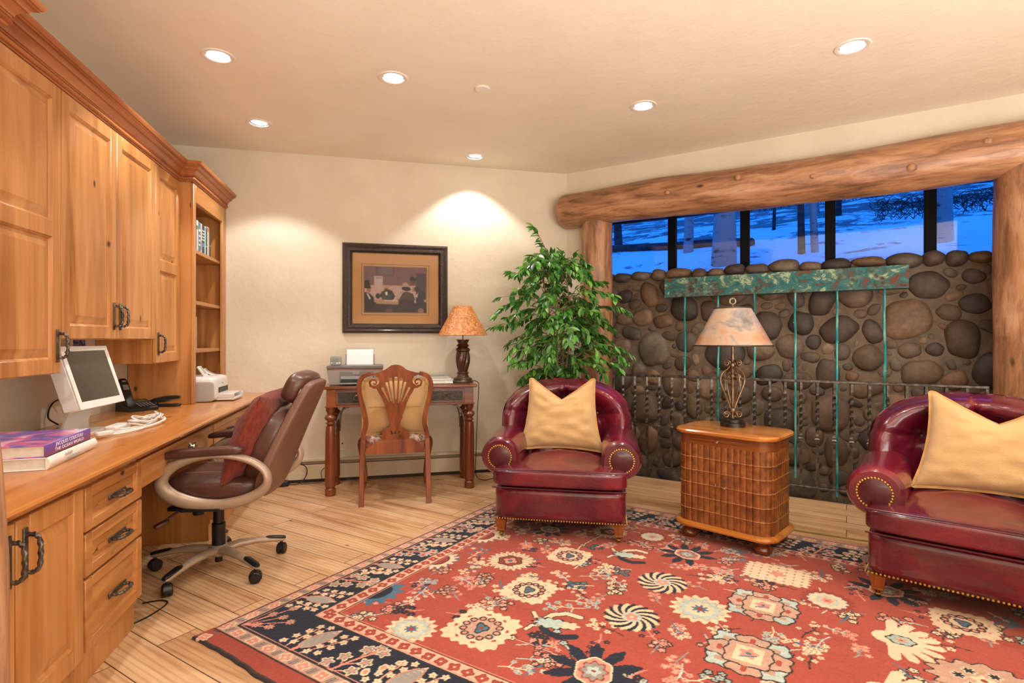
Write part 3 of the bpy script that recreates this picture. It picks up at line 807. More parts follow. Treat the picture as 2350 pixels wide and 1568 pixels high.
text_mesh('spine_title', 'THE OCEAN WORLD', .0165, M_INKW, sp, Matrix.Translation((.185, -.0032, .0125)) @ Matrix.Rotation(PI / 2, 4, 'X') @ Matrix.Scale(1.42, 4, (1, 0, 0)), .0003, 1.08)

# white monitor leaning back on its stand
mo = thing('monitor', 'white flat monitor with a dark switched-off screen, tilted back on the desk', 'monitor', (-1.30, 2.998, ZD), PI / 2 - math.radians(2))
M_SCR = plain('dark_screen', '#463e36', '#4b433b', .18, 0, 3)  # grey brown tone carries the screen's reflection in its colour
lean = math.radians(17)
b = B(); b.push((0, 0, .125), rx=-lean); b.box(-.20, 0, 0, .19, .072, .295, .008); b.pop(); bd = obj('housing', b, M_WHITE, mo)
b = B(); b.push((0, 0, .125), rx=-lean); b.box(-.172, -.0015, .034, .162, .002, .272, 0); b.pop(); obj('screen', b, M_SCR, mo)
b = B(); b.push((0, 0, .125), rx=-lean); b.box(-.20, -.0035, -.001, .19, .001, .033, .001); b.box(-.20, -.0035, .273, .19, .001, .296, .001); b.box(-.20, -.0035, .033, -.173, .001, .273, .001); b.box(.163, -.0035, .033, .19, .001, .273, .001); b.pop(); obj('bezel', b, plain('pale_bezel', '#e2e2e0', '#ececea', .3), mo)
b = B()
prof2 = [(.10, .19), (.095, .15), (.125, .05), (.135, .012), (.12, .0), (.02, .0), (.02, .008), (.115, .009), (.118, .04), (.085, .15), (.09, .19)]
prof2 = [(y, z) for (y, z) in prof2]
rows = [[(xx, y, z) for (y, z) in prof2] for xx in (-.10, .10)]; b.skin(rows); obj('stand', b, M_WHITE, mo)

# small picture card against the wall
ac = thing('art_card', 'small framed card with blue and orange swirls on the wall behind the monitor', 'picture', (-1.649, 3.395, 1.06), PI / 2)
b = B(); b.box(-.005, -.016, 0, .03, -.001, .155, .002); b.box(.165, -.016, 0, .19, -.001, .155, .002); b.box(.03, -.016, .142, .165, -.001, .155, .002); b.box(.03, -.016, 0, .165, -.001, .012, .002); obj('frame', b, M_CREAMP, ac)
t_ = NT('swirl_print'); v_ = t_.coord((1, 1, 1), False); c_ = t_.ramp(t_.noise(v_, 16, 3, .5, 3.0), [(.36, '#10182e'), (.46, '#24408a'), (.52, '#6a8fc4'), (.57, '#c4492a'), (.64, '#7a2418')]); t_.l(c_, t_.b.inputs['Base Color']); t_.set(Roughness=.4)
b = B(); b.box(.03, -.010, .012, .165, -.001, .142); obj('print', b, t_.m, ac)

# cordless phone with base
ph = thing('telephone', 'black cordless telephone on its keypad base beside the monitor', 'telephone', (-1.49, 3.84, ZD), math.radians(48))
b = B(); rows = []
for (y, zt_) in ((-.085, .018), (-.075, .026), (.06, .062), (.075, .06)): rows.append([(-.085, y, 0), (.085, y, 0), (.082, y, zt_), (-.082, y, zt_)])
b.skin(rows); bs = obj('base', b, M_BLACK, ph)
b = B()
M_KEY = plain('grey_keys', '#6e6a66', '#8a8681', .5)
b.push((0, -.075, .0262), rx=math.atan2(.036, .135))
for i in range(4):
    for j in range(5): b.box(-.015 + j * .019, .008 + i * .017, 0, -.004 + j * .019, .018 + i * .017, .003, .001)
b.pop(); obj('keypad', b, M_KEY, bs)
b = B(); b.push((0, -.075, .0262), rx=math.atan2(.036, .135)); b.box(-.01, .085, 0, .07, .125, .002, .001); b.pop(); obj('display', b, plain('lcd_green', '#4b4b3e', '#55553f', .3), bs)
b = B(); b.push((-.055, -.06, .03), rx=math.radians(-32)); b.rbox((0, .015, .105), (.052, .028, .20), 5, 8); b.pop(); hs = obj('handset', b, M_BLACK, ph)
b = B(); b.push((-.055, -.06, .03), rx=math.radians(-32)); b.box(-.016, -.002, .12, .016, .002, .155, .001); b.box(-.012, -.002, .175, .012, .002, .186, .001); b.pop(); obj('handset_screen', b, M_KEY, hs)

st = thing('stapler', 'black stapler on the desk against the side of the bookcase', 'stapler', (-1.385, 4.0, ZD), math.radians(4)); st.scale = (1.2, 1.2, 1.25)
b = B(); b.rbox((0, 0, .008), (.15, .036, .014), 5, 8); b.rbox((-.055, 0, .02), (.04, .034, .03), 4, 6); obj('base', b, M_BLACK, st)
b = B(); rows = []
for (x, z0, z1) in ((-.075, .018, .034), (-.05, .026, .046), (.0, .034, .056), (.05, .04, .058), (.07, .042, .054)): rows.append([(x, -.016, z0), (x, .016, z0), (x, .014, z1), (x, -.014, z1)])
b.skin(rows); obj('arm', b, plain('satin_black', '#1a1b1d', '#232527', .25), st)
b = B(); rows = [[(x, -.010, z), (x, .010, z), (x, .010, z + .008), (x, -.010, z + .008)] for (x, z) in ((-.03, .022), (.068, .034))]; b.skin(rows); obj('magazine', b, M_CHROME, st)

# compact photo printer on the desk end
M_PRW = plain('printer_white', '#dedcd8', '#e6e4e1', .35, 0, 6); M_PRG = plain('printer_grey', '#a9a49f', '#b3aeaa', .45, 0, 6)
pp = thing('photo_printer', 'small white photo printer with its tray open at the end of the desk', 'printer', (-1.14, 4.20, ZD), PI / 2)
b = B(); b.rbox((.175, .125, .091), (.35, .25, .178), 7, 10); obj('body', b, M_PRW, pp)
b = B(); b.rbox((.002, .128, .074), (.016, .235, .14), 8, 8); obj('side_panel', b, M_PRG, pp)
b = B(); b.box(.07, -.004, .060, .30, .02, .098, .003); obj('paper_slot', b, M_BLACK, pp)
b = B(); b.box(.06, -.105, .006, .31, .02, .024, .004); b.box(.06, -.105, .024, .066, .01, .05, .002); b.box(.304, -.105, .024, .31, .01, .05, .002); b.box(.075, -.095, .046, .295, .01, .055, .003); obj('paper_tray', b, plain('tray_white', '#d6d3d0', '#dddad7', .3), pp)
b = B(); b.push((.10, .09, .178), rx=math.radians(-35), ry=math.radians(0)); b.box(-.035, -.008, -.01, .035, .008, .085, .004); b.pop(); sc_ = obj('flip_screen', b, M_PRW, pp)
b = B(); b.push((.10, .09, .178), rx=math.radians(-35)); b.box(-.026, -.0095, .015, .026, -.007, .075, .001); b.pop(); obj('display', b, plain('lcd_pale', '#a9a898', '#b3b2a2', .2), sc_)
b = B(); rows = [[(.22, .05 + .12 * math.sin(a), .178 + .09 * (1 - math.cos(a)) + .0), (.33, .05 + .12 * math.sin(a), .178 + .09 * (1 - math.cos(a)))] for a in [i * .12 for i in range(10)]]
b.skin(rows, cu=False, cap=False); pl_ = obj('paper_guide', b, plain('clear_grey', '#cfccc8', '#d8d5d1', .3), pp); sm = pl_.modifiers.new('t', 'SOLIDIFY'); sm.thickness = .003
b = B(); b.push((.17, -.001, .125), rx=PI / 2); b.lathe([(.0005, 0), (.006, 0), (.006, .001), (.0005, .001)], 16); b.pop(); obj('round_badge', b, plain('badge_grey', '#77736f', '#77736f', .4), pp)

# white cables and power brick in front of the monitor
pb = thing('power_brick', 'flat white power brick on the desk under the monitor', 'adapter', (-1.245, 3.00, ZD), PI / 2)
b = B(); b.rbox((0, 0, .016), (.15, .06, .030), 7, 8); obj('case', b, M_WHITE, pb)
cbs = thing('cables', 'tangle of white cables coiled on the desk in front of the monitor', 'cables', (-1.21, 3.05, ZD + .009))
b = B(); random.seed(8)
for k in range(3):
    cx, cy, r = random.uniform(-.01, .03), random.uniform(.05, .25), random.uniform(.06, .085)
    b.tube([(cx + r * .55 * math.cos(a), cy + r * 1.5 * math.sin(a), .010 + .012 * k + .014 * math.sin(a * 1.5 + k)) for a in [i * .2 for i in range(40)]], .0042, 6)
for (pts, r) in (([(-.06, -.14, .0), (.03, -.05, .003), (.06, .06, .004), (.05, .18, .012), (-.03, .28, .006), (-.12, .33, 0)], .0045), ([(-.02, -.2, .0), (.05, -.12, .002), (.085, .02, .002), (.095, .15, .01), (.07, .22, .014)], .006),
                 ([(.07, .2, .014), (.02, .32, .004), (-.02, .46, .002), (-.06, .47, .002), (-.08, .38, .003), (-.02, .25, .01)], .0042), ([(.0, -.25, .002), (.06, -.2, .004), (.09, -.1, .006), (.07, -.04, .012), (0, -.02, .02)], .004)):
    b.tube(bez(pts, 8), r, 6)
obj('cable', b, plain('cable_white', '#e6e3df', '#efece8', .4), cbs)
b = B(); b.push((.0, -.26, .004), rz=1.1); b.rbox((0, 0, .008), (.08, .03, .02), 5, 6); b.box(.04, -.008, .003, .06, -.005, .007); b.box(.04, .005, .003, .06, .008, .007); b.pop(); obj('plug', b, M_WHITE, cbs)
b = B(); b.tube(bez([(-1.60, 3.22, ZD + .006), (-1.635, 3.20, ZD + .05), (-1.635, 3.25, ZD + .12), (-1.58, 3.31, ZD + .14)], 8), .004, 6); o = obj('cord', b, M_BLACK); tag(o, 'black cord looping behind the monitor stand', 'cord')
# ---------------------------------------------------------------- writing table by the back wall
M_MAH = wood('mahogany', '#8a4a22', '#74381a', '#4c220f', 'z', 1.3, rough=.3, coat=.3, knots=False)
M_MAHX = wood('mahogany_across', '#96532a', '#7d3f1d', '#552812', 'x', 1.3, rough=.28, coat=.3, knots=False)
M_LEATH = plain('tooled_leather', '#2e231f', '#3d302a', .5, 0, 40, .6, 45)
ZT = .842
wt = thing('writing_table', 'dark carved wooden writing table standing against the back wall', 'table', (.148, 4.36, 0), math.radians(-1.2))
TW, TD = 1.19, .44
b = B(); b.box(-TW / 2, -.03, ZT - .022, TW / 2, TD, ZT, .006); tp = obj('table_top', b, M_MAHX, wt)
b = B(); b.box(-TW / 2 + .05, .015, ZT - .001, TW / 2 - .05, TD - .04, ZT + .0012); obj('leather_inset', b, M_LEATH, tp)
b = B(); b.box(-TW / 2 + .03, -.008, ZT - .155, TW / 2 - .03, TD - .02, ZT - .022, .003); b.box(-TW / 2 + .02, -.02, ZT - .16, TW / 2 - .02, TD - .01, ZT - .148, .003); obj('apron', b, M_MAHX, wt)
M_STUD = plain('pewter_studs', '#8d8578', '#a39a8b', .4, .8)
for cx in (-.34, 0, .34):
    b = B(); b.box(cx - .155, -.018, ZT - .142, cx + .155, -.006, ZT - .032, .003); d = obj('drawer', b, M_MAHX, wt)
    b = B(); b.box(cx - .145, -.0205, ZT - .134, cx + .145, -.017, ZT - .040, .001); obj('leather_panel', b, M_LEATH, d)
    b = B()
    for i in range(27):
        for z in (ZT - .130, ZT - .044): b.box(cx - .141 + i * .0108 - .002, -.0222, z - .002, cx - .141 + i * .0108 + .002, -.020, z + .002)
    for i in range(8):
        for x in (cx - .141, cx + .1398): b.box(x - .002, -.0222, ZT - .120 + i * .0108 - .002, x + .002, -.020, ZT - .120 + i * .0108 + .002)
    obj('studs', b, M_STUD, d)
    b = B(); b.tube([(cx + .021 * math.cos(a), -.028 - .004 * math.sin(a), ZT - .090 + .019 * math.sin(a)) for a in [i * PI / 10 for i in range(20)]], .003, 6, closed=True)
    b.ball((cx, -.026, ZT - .071), .007, 5); obj('ring_pull', b, M_BRASS, d)
lp_ = [(.034, 0), (.041, .006), (.041, .05), (.035, .056), (.033, .062), (.040, .07), (.041, .12), (.038, .45), (.034, .53), (.033, .535), (.020, .540), (.026, .546), (.036, .556), (.026, .566), (.022, .572), (.036, .582), (.045, .600), (.036, .618), (.022, .628), (.026, .640), (.034, .652), (.032, .68), (.032, .685)]
for sx in (-1, 1):
    for y in (.035, TD - .07):
        b = B(); b.lathe(lp_, 22, (sx * (TW / 2 - .055), y, 0)); obj('leg', b, M_MAH, wt)
for sx in (-1, 1):
    for y in (.035, TD - .07):
        b = B(); x = sx * (TW / 2 - .055)
        b.tube(bez([(x - sx * .038, y, .44), (x - sx * .045, y, .56), (x - sx * .08, y, .645), (x - sx * .15, y, .682), (x - sx * .21, y, .684)], 8), .006, 6, flat=.6)
        obj('bracket', b, M_IRON, wt)

# grey printer with paper
gp = thing('desktop_printer', 'grey desktop printer with blank paper upright in its back tray, on the writing table', 'printer', (-.208, 4.44, ZT + .0014), 0)
b = B(); rows = []
for (z, xi, yi) in ((0, .022, .012), (.006, .016, .006), (.10, .002, .0), (.128, .0, .0)):
    rows.append([(-.212 + xi, -.0 + yi, z), (.212 - xi, yi, z), (.212 - xi, .26, z), (-.212 + xi, .26, z)])
b.skin(rows); obj('body', b, M_GREYP, gp)
b = B(); b.box(-.214, -.003, .129, .214, .262, .152, .004); obj('lid', b, plain('dark_grey_lid', '#5f5a57', '#6a6562', .4), gp)
b = B(); b.box(-.212, -.004, .123, .212, .0, .129); obj('stripe', b, plain('red_brown_line', '#8a4a35', '#8a4a35', .4), gp)
b = B(); b.box(-.115, -.006, .022, .14, .004, .108, .004); op = obj('output_bay', b, plain('bay_grey', '#6d6662', '#7a736e', .45), gp)
b = B(); b.box(-.108, -.0085, .022, .133, -.004, .048, .001); obj('slot', b, M_BLACK, op)
b = B(); b.box(-.108, -.0085, .048, .133, -.005, .070, .001); obj('shelf', b, plain('bay_blue_grey', '#8d9292', '#989d9d', .4), op)
b = B(); b.box(-.02, -.009, .082, .035, -.005, .108, .002); obj('latch', b, M_GREYP, op)
b = B(); b.box(-.115, -.045, .010, .14, .003, .020, .003); obj('paper_rest', b, plain('rest_grey', '#837d79', '#8d8783', .4), gp)
b = B(); b.push((.028, .22, .14), rx=math.radians(-10)); b.box(-.118, .006, 0, .118, .012, .10, .003); b.pop(); obj('back_tray', b, M_GREYP, gp)
b = B(); b.push((.028, .22, .145), rx=math.radians(-10)); b.box(-.105, .0, 0, .105, .005, .135); b.pop(); obj('paper', b, plain('white_paper', '#e4e4e6', '#ebebed', .8), gp)
ws = thing('weather_station', 'small grey digital clock with a display standing on the grey printer', 'clock', (-.357, 4.50, ZT + .1535), 0)
b = B(); b.rbox((0, 0, .038), (.086, .024, .076), 6, 8); obj('case', b, plain('clock_grey', '#838681', '#8f928c', .4), ws)
b = B(); b.box(-.024, -.0135, .034, .024, -.0105, .060, .001); obj('display', b, plain('lcd_dull', '#7d8272', '#878c7b', .3), ws)
b = B(); b.box(-.036, -.0135, .018, -.028, -.0105, .026); b.box(.004, -.0135, .014, .016, -.0105, .026); b.box(.022, -.0135, .016, .034, -.0105, .026); obj('buttons', b, M_WHITE, ws)

# magazines, three in a stack
mz = ZT + .0014
for i, (c, lab, w_, h, th, dx, rz) in enumerate((('c9cfd2', 'lowest white booklet of the small stack on the writing table', .30, .21, .028, .0, -.03), ('b9c4c8', 'middle pale booklet in the stack beside the table lamp', .28, .20, .018, -.012, .02), ('7c8688', 'grey magazine on top of the stack beside the table lamp', .26, .19, .012, -.02, -.02))):
    t = thing('magazine', lab, 'magazine', (.415 + dx, 4.46, mz), rz, 'magazines on the writing table')
    b = B(); b.box(-w_ / 2, -.004, 0, w_ / 2, h, .0015); b.box(-w_ / 2, -.004, th - .0015, w_ / 2, h, th); obj('cover', b, plain('cover_' + c, '#' + c, '#' + c, .4), t)
    b = B(); b.box(-w_ / 2 + .003, 0, .0015, w_ / 2 - .003, h - .004, th - .0015); obj('pages', b, M_PAPER, t); mz += th + .0004

# turned table lamp with a mottled paper shade
tl = thing('table_lamp', 'turned dark wood table lamp with a mottled orange shade', 'lamp', (.662, 4.575, ZT + .0002), 0)
b = B(); b.lathe([(.001, 0), (.088, 0), (.090, .008), (.084, .016), (.076, .022), (.078, .030), (.066, .040), (.052, .044), (.052, .052), (.044, .056)], 36); obj('base', b, plain('bronzed_base', '#4a3b2c', '#6a563f', .35, .5, 20), tl)
b = B(); b.lathe([(.048, .056), (.044, .066), (.050, .074), (.050, .084), (.040, .090)], 30)
rows = []
for i in range(26):
    s_ = i / 25; z = .090 + .165 * s_; r = .037 + .016 * math.sin(PI * min(1, s_ * .9)) + .008 * s_
    rows.append([(r * (1 + .07 * math.cos(10 * a - 6 * s_)) * math.cos(a), r * (1 + .07 * math.cos(10 * a - 6 * s_)) * math.sin(a), z) for a in [2 * PI * j / 60 for j in range(60)]])
b.skin(rows); b.lathe([(.046, .253), (.060, .262), (.062, .276), (.054, .288), (.040, .294), (.048, .300), (.056, .308), (.048, .317), (.040, .322), (.043, .330), (.055, .356), (.055, .360), (.001, .360)], 30); obj('column', b, plain('dark_red_wood', '#3a1d14', '#4f2a1c', .3, 0, 15, coat=.3), tl)
b = B(); b.tube([(0, 0, .355), (0, 0, .60)], .005, 8); b.tube([(-.072, 0, .632), (.072, 0, .632)], .002, 6); b.tube([(0, -.072, .632), (0, .072, .632)], .002, 6); b.lathe([(.001, .60), (.016, .602), (.018, .63), (.004, .645)], 14); obj('stem', b, M_BRASS, tl)
t_ = NT('mottled_shade'); v_ = t_.coord((1, 1, 1), False); c_ = t_.ramp(t_.noise(v_, 55, 6, .65), [(.36, '#9a5a30'), (.47, '#bb7742'), (.56, '#cf9058'), (.68, '#d9a56e')]); t_.l(c_, t_.b.inputs['Base Color']); t_.set(Roughness=.45, Specular_IOR_Level=.5); M_SHADE = t_.m
def shade(parent, r0, z0, r1, z1, m, th=.0025, sub=()):
    b = B(); rows = [[(r * math.cos(2 * PI * j / 64), r * math.sin(2 * PI * j / 64), z) for j in range(64)] for (r, z) in ((r0, z0), (lerp(r0, r1, .5), lerp(z0, z1, .5)), (r1, z1), (r1 - th, z1), (r0 - th, z0))]
    b.skin(rows, cap=False, cv=True); return obj('lamp_shade', b, m, parent, 50)
shade(tl, .209, .396, .075, .642, M_SHADE)
b = B(); b.tube(bez([(.06, .05, .012), (.11, .05, .006), (.137, .04, -.01), (.142, .035, -.05), (.130, .05, -.35), (.125, .07, -.62), (.12, .06, -.80), (.17, -.02, -.834), (.26, .02, -.836), (.42, .10, -.837)], 8), .003, 6); obj('cord', b, M_BLACK, tl)

# ---------------------------------------------------------------- carved side chair facing the table
sc = thing('side_chair', 'carved wooden chair with a pierced fan back, pushed up to the writing table', 'chair', (.093, 4.085, 0), math.radians(-1.5))
M_CHW = wood('carved_cherry', '#9a552c', '#804020', '#552611', 'z', 1.2, rough=.33, coat=.25, knots=False)
def P(x, y): return ((x - 450) * .000722, max(0, (1515 - y) * .000708))
LB = math.radians(9)
def leanpt(p):      # rear lean above the seat
    x, y, z = p
    if z > .46: d = z - .46; return (x, y - math.sin(LB) * d, .46 + math.cos(LB) * d)
    d = .46 - z; return (x, y - .10 * d * d * 2.0, z)
def leanit(b):
    for v in b.bm.verts: v.co = Vector(leanpt(v.co))
def side(sx):
    L = [(117, 1515), (122, 1200), (130, 900), (136, 790), (158, 700), (158, 620), (135, 500), (110, 400), (97, 310), (104, 240), (130, 190), (170, 165), (215, 152)]
    b = B(); C_ = bez([(*P(x, y), 0) for (x, y) in L], 6)
    pts = [(sx * c.x * -1 if False else c.x * (1 if sx < 0 else -1), 0, c.y) for c in C_]
    rows = []
    for i, p in enumerate(pts):
        s_ = i / (len(pts) - 1); wd = .019 if p[2] < .46 else .0165; dp = .017 if p[2] < .46 else .013
        T = (Vector(pts[min(i + 1, len(pts) - 1)]) - Vector(pts[max(0, i - 1)])).normalized(); N_ = Vector((T.z, 0, -T.x))
        rows.append([Vector(p) + N_ * (wd * a) + Vector((0, dp * c, 0)) for (a, c) in ((-.8, -1), (.8, -1), (1, -.6), (1, .6), (.8, 1), (-.8, 1), (-1, .6), (-1, -.6))])
    b.skin(rows); leanit(b); obj('back_post', b, M_CHW, sc, 50)
side(-1); side(1)
b = B()
top = [(195, 158), (260, 150), (310, 132), (360, 112), (380, 95), (410, 72), (455, 62), (500, 72), (530, 95), (548, 112), (600, 132), (650, 150), (710, 158), (712, 172), (660, 185), (622, 205), (600, 250), (596, 205 + 90)]
outer = [P(*q) for q in [(205, 150), (260, 146), (310, 130), (355, 112), (378, 92), (410, 70), (455, 62), (500, 70), (532, 92), (552, 112), (598, 130), (650, 146), (705, 150), (712, 166), (665, 172), (632, 190), (615, 225), (625, 260), (655, 280), (690, 275), (700, 245), (682, 222), (655, 232), (650, 252), (664, 258), (668, 248), (678, 252), (668, 272), (645, 270), (635, 240), (655, 208), (690, 208), (718, 240), (708, 285), (668, 308), (635, 312), (622, 345), (590, 400), (560, 470), (540, 540), (520, 590), (520, 620), (505, 650), (498, 690), (510, 720), (540, 735), (570, 755), (585, 790), (588, 855),
        (312, 855), (315, 790), (330, 755), (360, 735), (392, 720), (404, 690), (398, 650), (382, 620), (382, 590), (362, 540), (342, 470), (312, 400), (282, 345), (268, 312), (235, 308), (200, 285), (192, 240), (218, 208), (255, 208), (275, 240), (265, 270), (242, 272), (232, 252), (242, 248), (246, 258), (260, 252), (255, 232), (228, 222), (210, 245), (220, 275), (255, 280), (285, 260), (295, 225), (278, 190), (245, 172), (198, 166)]]
holes = []
for (x0, y0, x1, y1, w0, w1) in ((455, 205, 455, 420, 18, 9), (402, 215, 432, 465, 16, 7), (508, 215, 480, 465, 16, 7), (365, 255, 412, 445, 13, 6), (545, 255, 498, 445, 13, 6), (325, 310, 388, 450, 13, 5), (585, 310, 525, 450, 13, 5)):
    h = arc(x0, y0, w0, PI, 2 * PI, 6) + [(x1 + w1, y1)] + arc(x1, y1, w1, 0, PI, 4)[1:]
    holes.append([P(*q) for q in h])
for sx in (-1, 1): holes.append([P(450 + sx * q[0], q[1]) for q in [(48, 752), (32, 765), (24, 788), (32, 812), (48, 822), (40, 790)]])
holes.append([P(450 + 9 * math.cos(a), 785 + 30 * math.sin(a)) for a in [i * PI / 5 for i in range(10)]])
b.plate(outer, holes, -.011, .011); leanit(b); obj('back_splat', b, M_CHW, sc, 30)
b = B(); ra = [P(*q) for q in [(160, 1000), (160, 935), (200, 915), (240, 885), (275, 862), (300, 855), (620, 852), (645, 865), (680, 890), (735, 918), (740, 995)]]
b.plate(ra, [], -.014, .014); obj('back_rail', b, M_CHW, sc, 30)
# seat
b = B(); rows = [[(-.205 - .03 * 0, .0, z), (.205, .0, z), (.262, .44, z), (.24, .47, z), (-.24, .47, z), (-.262, .44, z)] for z in (.372, .438)]
b.skin(rows); obj('seat_frame', b, M_CHW, sc)
t_ = NT('floral_seat'); v_ = t_.coord((1, 1, 1), False); c_ = t_.ramp(t_.noise(v_, 14, 3, .5, 1.0), [(.40, '#8a4d52'), (.47, '#c49a90'), (.54, '#d8c3b2'), (.62, '#7d6b50')]); t_.l(c_, t_.b.inputs['Base Color']); t_.set(Roughness=.85); M_FLOR = t_.m
b = B(); b.rbox((0, .25, .452), (.47, .42, .065), 5, 10, lambda q: (q.x * (1 + .22 * (q.y + .0)), q.y, q.z + .018 * (1 - (q.x / .24) ** 2) * (1 if q.z > 0 else 0))); obj('seat_pad', b, M_FLOR, sc)
for sx in (-1, 1):
    b = B(); C_ = bez([(sx * .235, .435, .40), (sx * .262, .46, .37), (sx * .268, .468, .30), (sx * .246, .448, .18), (sx * .236, .44, .09), (sx * .250, .455, .045), (sx * .258, .468, .028)], 7)
    b.tube(C_, [lerp(.033, .014, min(1, i / 28)) + (.012 if i > 34 else 0) + .010 * math.exp(-((i - 8) / 5) ** 2) for i in range(len(C_))], 12); b.ball((sx * .260, .472, .026), .027, 8, .95)
    obj('front_leg', b, M_CHW, sc, 60)
# pillows with corner chop
M_TAN = plain('tan_suede', '#bd9866', '#c7a371', .95, 0, 7, .25, 160, sheen=.3)
M_TAN2 = plain('tan_suede_seam', '#b98d56', '#c29660', .95, 0, 7, .2, 160)
def pillow(parent, w_, h, th, m, notch=0, pull_=.10, flange=0, name='cushion', wr=.004, seed=0, k=.5, taper=0):
    """upright pillow in x-z, thickness along y, base at z=0"""
    b = B(); n = 36
    def surf(u, v, s_):
        e = (1 - abs(u) ** 2.6) * (1 - abs(v) ** 2.6); yy = s_ * th / 2 * max(0, e) ** k
        shx = 1 - pull_ * (1 - v * v) * abs(u) ** 3 * .6; shz = 1 - pull_ * (1 - u * u) * abs(v) ** 3 * .6
        x = u * w_ / 2 * shx * (1 - taper * (v + .3)); z = v * h / 2 * shz
        if notch:
            f = max(0, v + .25) / 1.25; d = max(0, 1 - abs(u) / .92); z -= notch * (d ** 1.0) * f ** 1.6
            yy += s_ * .018 * math.exp(-((u / .35) ** 2)) * max(0, .35 - abs(v - .15)) * 2
        yy += wr * noise.noise((u * 3 + seed, v * 5, s_ * 2 + seed)) * (1 - max(abs(u), abs(v)) ** 6)
        return (x, yy, z + h / 2)
    g = [math.sin((-1 + 2 * i / n) * PI / 2) for i in range(n + 1)]
    F = [[b.v(surf(u, v, -1)) for u in g] for v in g]
    K = [[F[i][j] if i in (0, n) or j in (0, n) else b.v(surf(g[j], g[i], 1)) for j in range(n + 1)] for i in range(n + 1)]
    for i in range(n):
        for j in range(n):
            b.f([F[i][j], F[i][j + 1], F[i + 1][j + 1], F[i + 1][j]]); b.f([K[i][j], K[i + 1][j], K[i + 1][j + 1], K[i][j + 1]])
    o = obj(name, b, m, parent, 80)
    if flange:
        b = B(); per = [(g[j], -1) for j in range(n)] + [(1, g[i]) for i in range(n)] + [(g[n - j], 1) for j in range(n)] + [(-1, g[n - i]) for i in range(n)]
        rows = []
        for (u, v) in per:
            p = Vector(surf(u, v, 1)); c = Vector((0, 0, h / 2)); d = (p - c); d.y = 0
            q = Vector((0 if abs(u) < .999 else math.copysign(1, u), 0, 0 if abs(v) < .999 else math.copysign(1, v))); q = q.normalized() * flange
            wv = .005 * math.sin(9 * (u + v) * 2 + seed)
            rows.append([p + Vector((0, -.0025, 0)) - q * .3, p + Vector((0, .0025, 0)) - q * .3, p + q + Vector((0, .002 + wv, 0)), p + q + Vector((0, -.002 + wv, 0))])
        b.skin(rows, cu=True, cap=False, cv=True); obj('flange', b, M_TAN2, parent, 60)
    return o
cp_ = thing('cushion', 'tan buttoned-flap cushion behind the pierced chair back', 'cushion', (.093, 4.175, .502), math.radians(-1.5))
o = pillow(cp_, .46, .40, .13, M_TAN, name='cover', flange=.018, seed=2, pull_=.06); o.rotation_euler = (math.radians(-2), 0, 0)
b = B(); b.box(-.19, -.064, .20, .19, -.056, .208, .002); obj('seam', b, M_TAN2, cp_)

# ---------------------------------------------------------------- framed picture on the back wall
M_PGLASS = M_GLASS.copy(); M_PGLASS.name = 'picture_glass'; M_PGLASS.node_tree.nodes['Fresnel'].inputs['IOR'].default_value = 1.22
pf = thing('framed_picture', 'large dark carved frame with a print of men around a table', 'picture', (.1165, CY - .001, 1.258), 0)
FW, FH = .90, .776; M_FRM = plain('carved_dark_frame', '#2a1d15', '#3d2b1f', .35, .1, 60, .8, 120, coat=.2)
rows = []
for (ins, y) in ((0, 0), (0, -.028), (.006, -.036), (.018, -.040), (.030, -.036), (.036, -.032), (.05, -.036), (.062, -.034), (.074, -.024), (.080, -.016), (.080, 0)):
    rows.append([(-FW / 2 + ins, y, ins), (FW / 2 - ins, y, ins), (FW / 2 - ins, y, FH - ins), (-FW / 2 + ins, y, FH - ins)])
b = B(); b.skin(rows, cap=False, cv=True); obj('frame', b, M_FRM, pf, 20)
b = B(); i0 = .083; M_BEAD = plain('gilt_beads', '#8a7248', '#a68b5a', .4, .7, 20)
for (xa, za, xb, zb) in ((-FW / 2 + i0, i0, FW / 2 - i0, i0), (-FW / 2 + i0, FH - i0, FW / 2 - i0, FH - i0), (-FW / 2 + i0, i0, -FW / 2 + i0, FH - i0), (FW / 2 - i0, i0, FW / 2 - i0, FH - i0)):
    n = int(math.hypot(xb - xa, zb - za) / .0085)
    for k in range(n + 1): b.box(lerp(xa, xb, k / n) - .003, -.021, lerp(za, zb, k / n) - .003, lerp(xa, xb, k / n) + .003, -.012, lerp(za, zb, k / n) + .003, .0015)
obj('bead_trim', b, M_BEAD, pf)
b = B(); b.box(-FW / 2 + .075, -.012, .075, FW / 2 - .075, -.006, FH - .075); obj('mat_board', b, plain('tan_mat', '#b5854f', '#bd8d57', .8, 0, 3), pf)
M_FIL = plain('gilt_fillet', '#5f4827', '#7a6038', .5, .2)
px0, px1, pz0, pz1 = -.268, .262, .182, .576
b = B()
for (e, y) in ((.026, -.0135), (.006, -.0145)):
    x0, x1, z0, z1 = px0 - e, px1 + e, pz0 - e, pz1 + e; w_ = .0055
    b.box(x0, y, z0, x1, -.012, z0 + w_); b.box(x0, y, z1 - w_, x1, -.012, z1); b.box(x0, y, z0, x0 + w_, -.012, z1); b.box(x1 - w_, y, z0, x1, -.012, z1)
obj('fillet', b, M_FIL, pf)
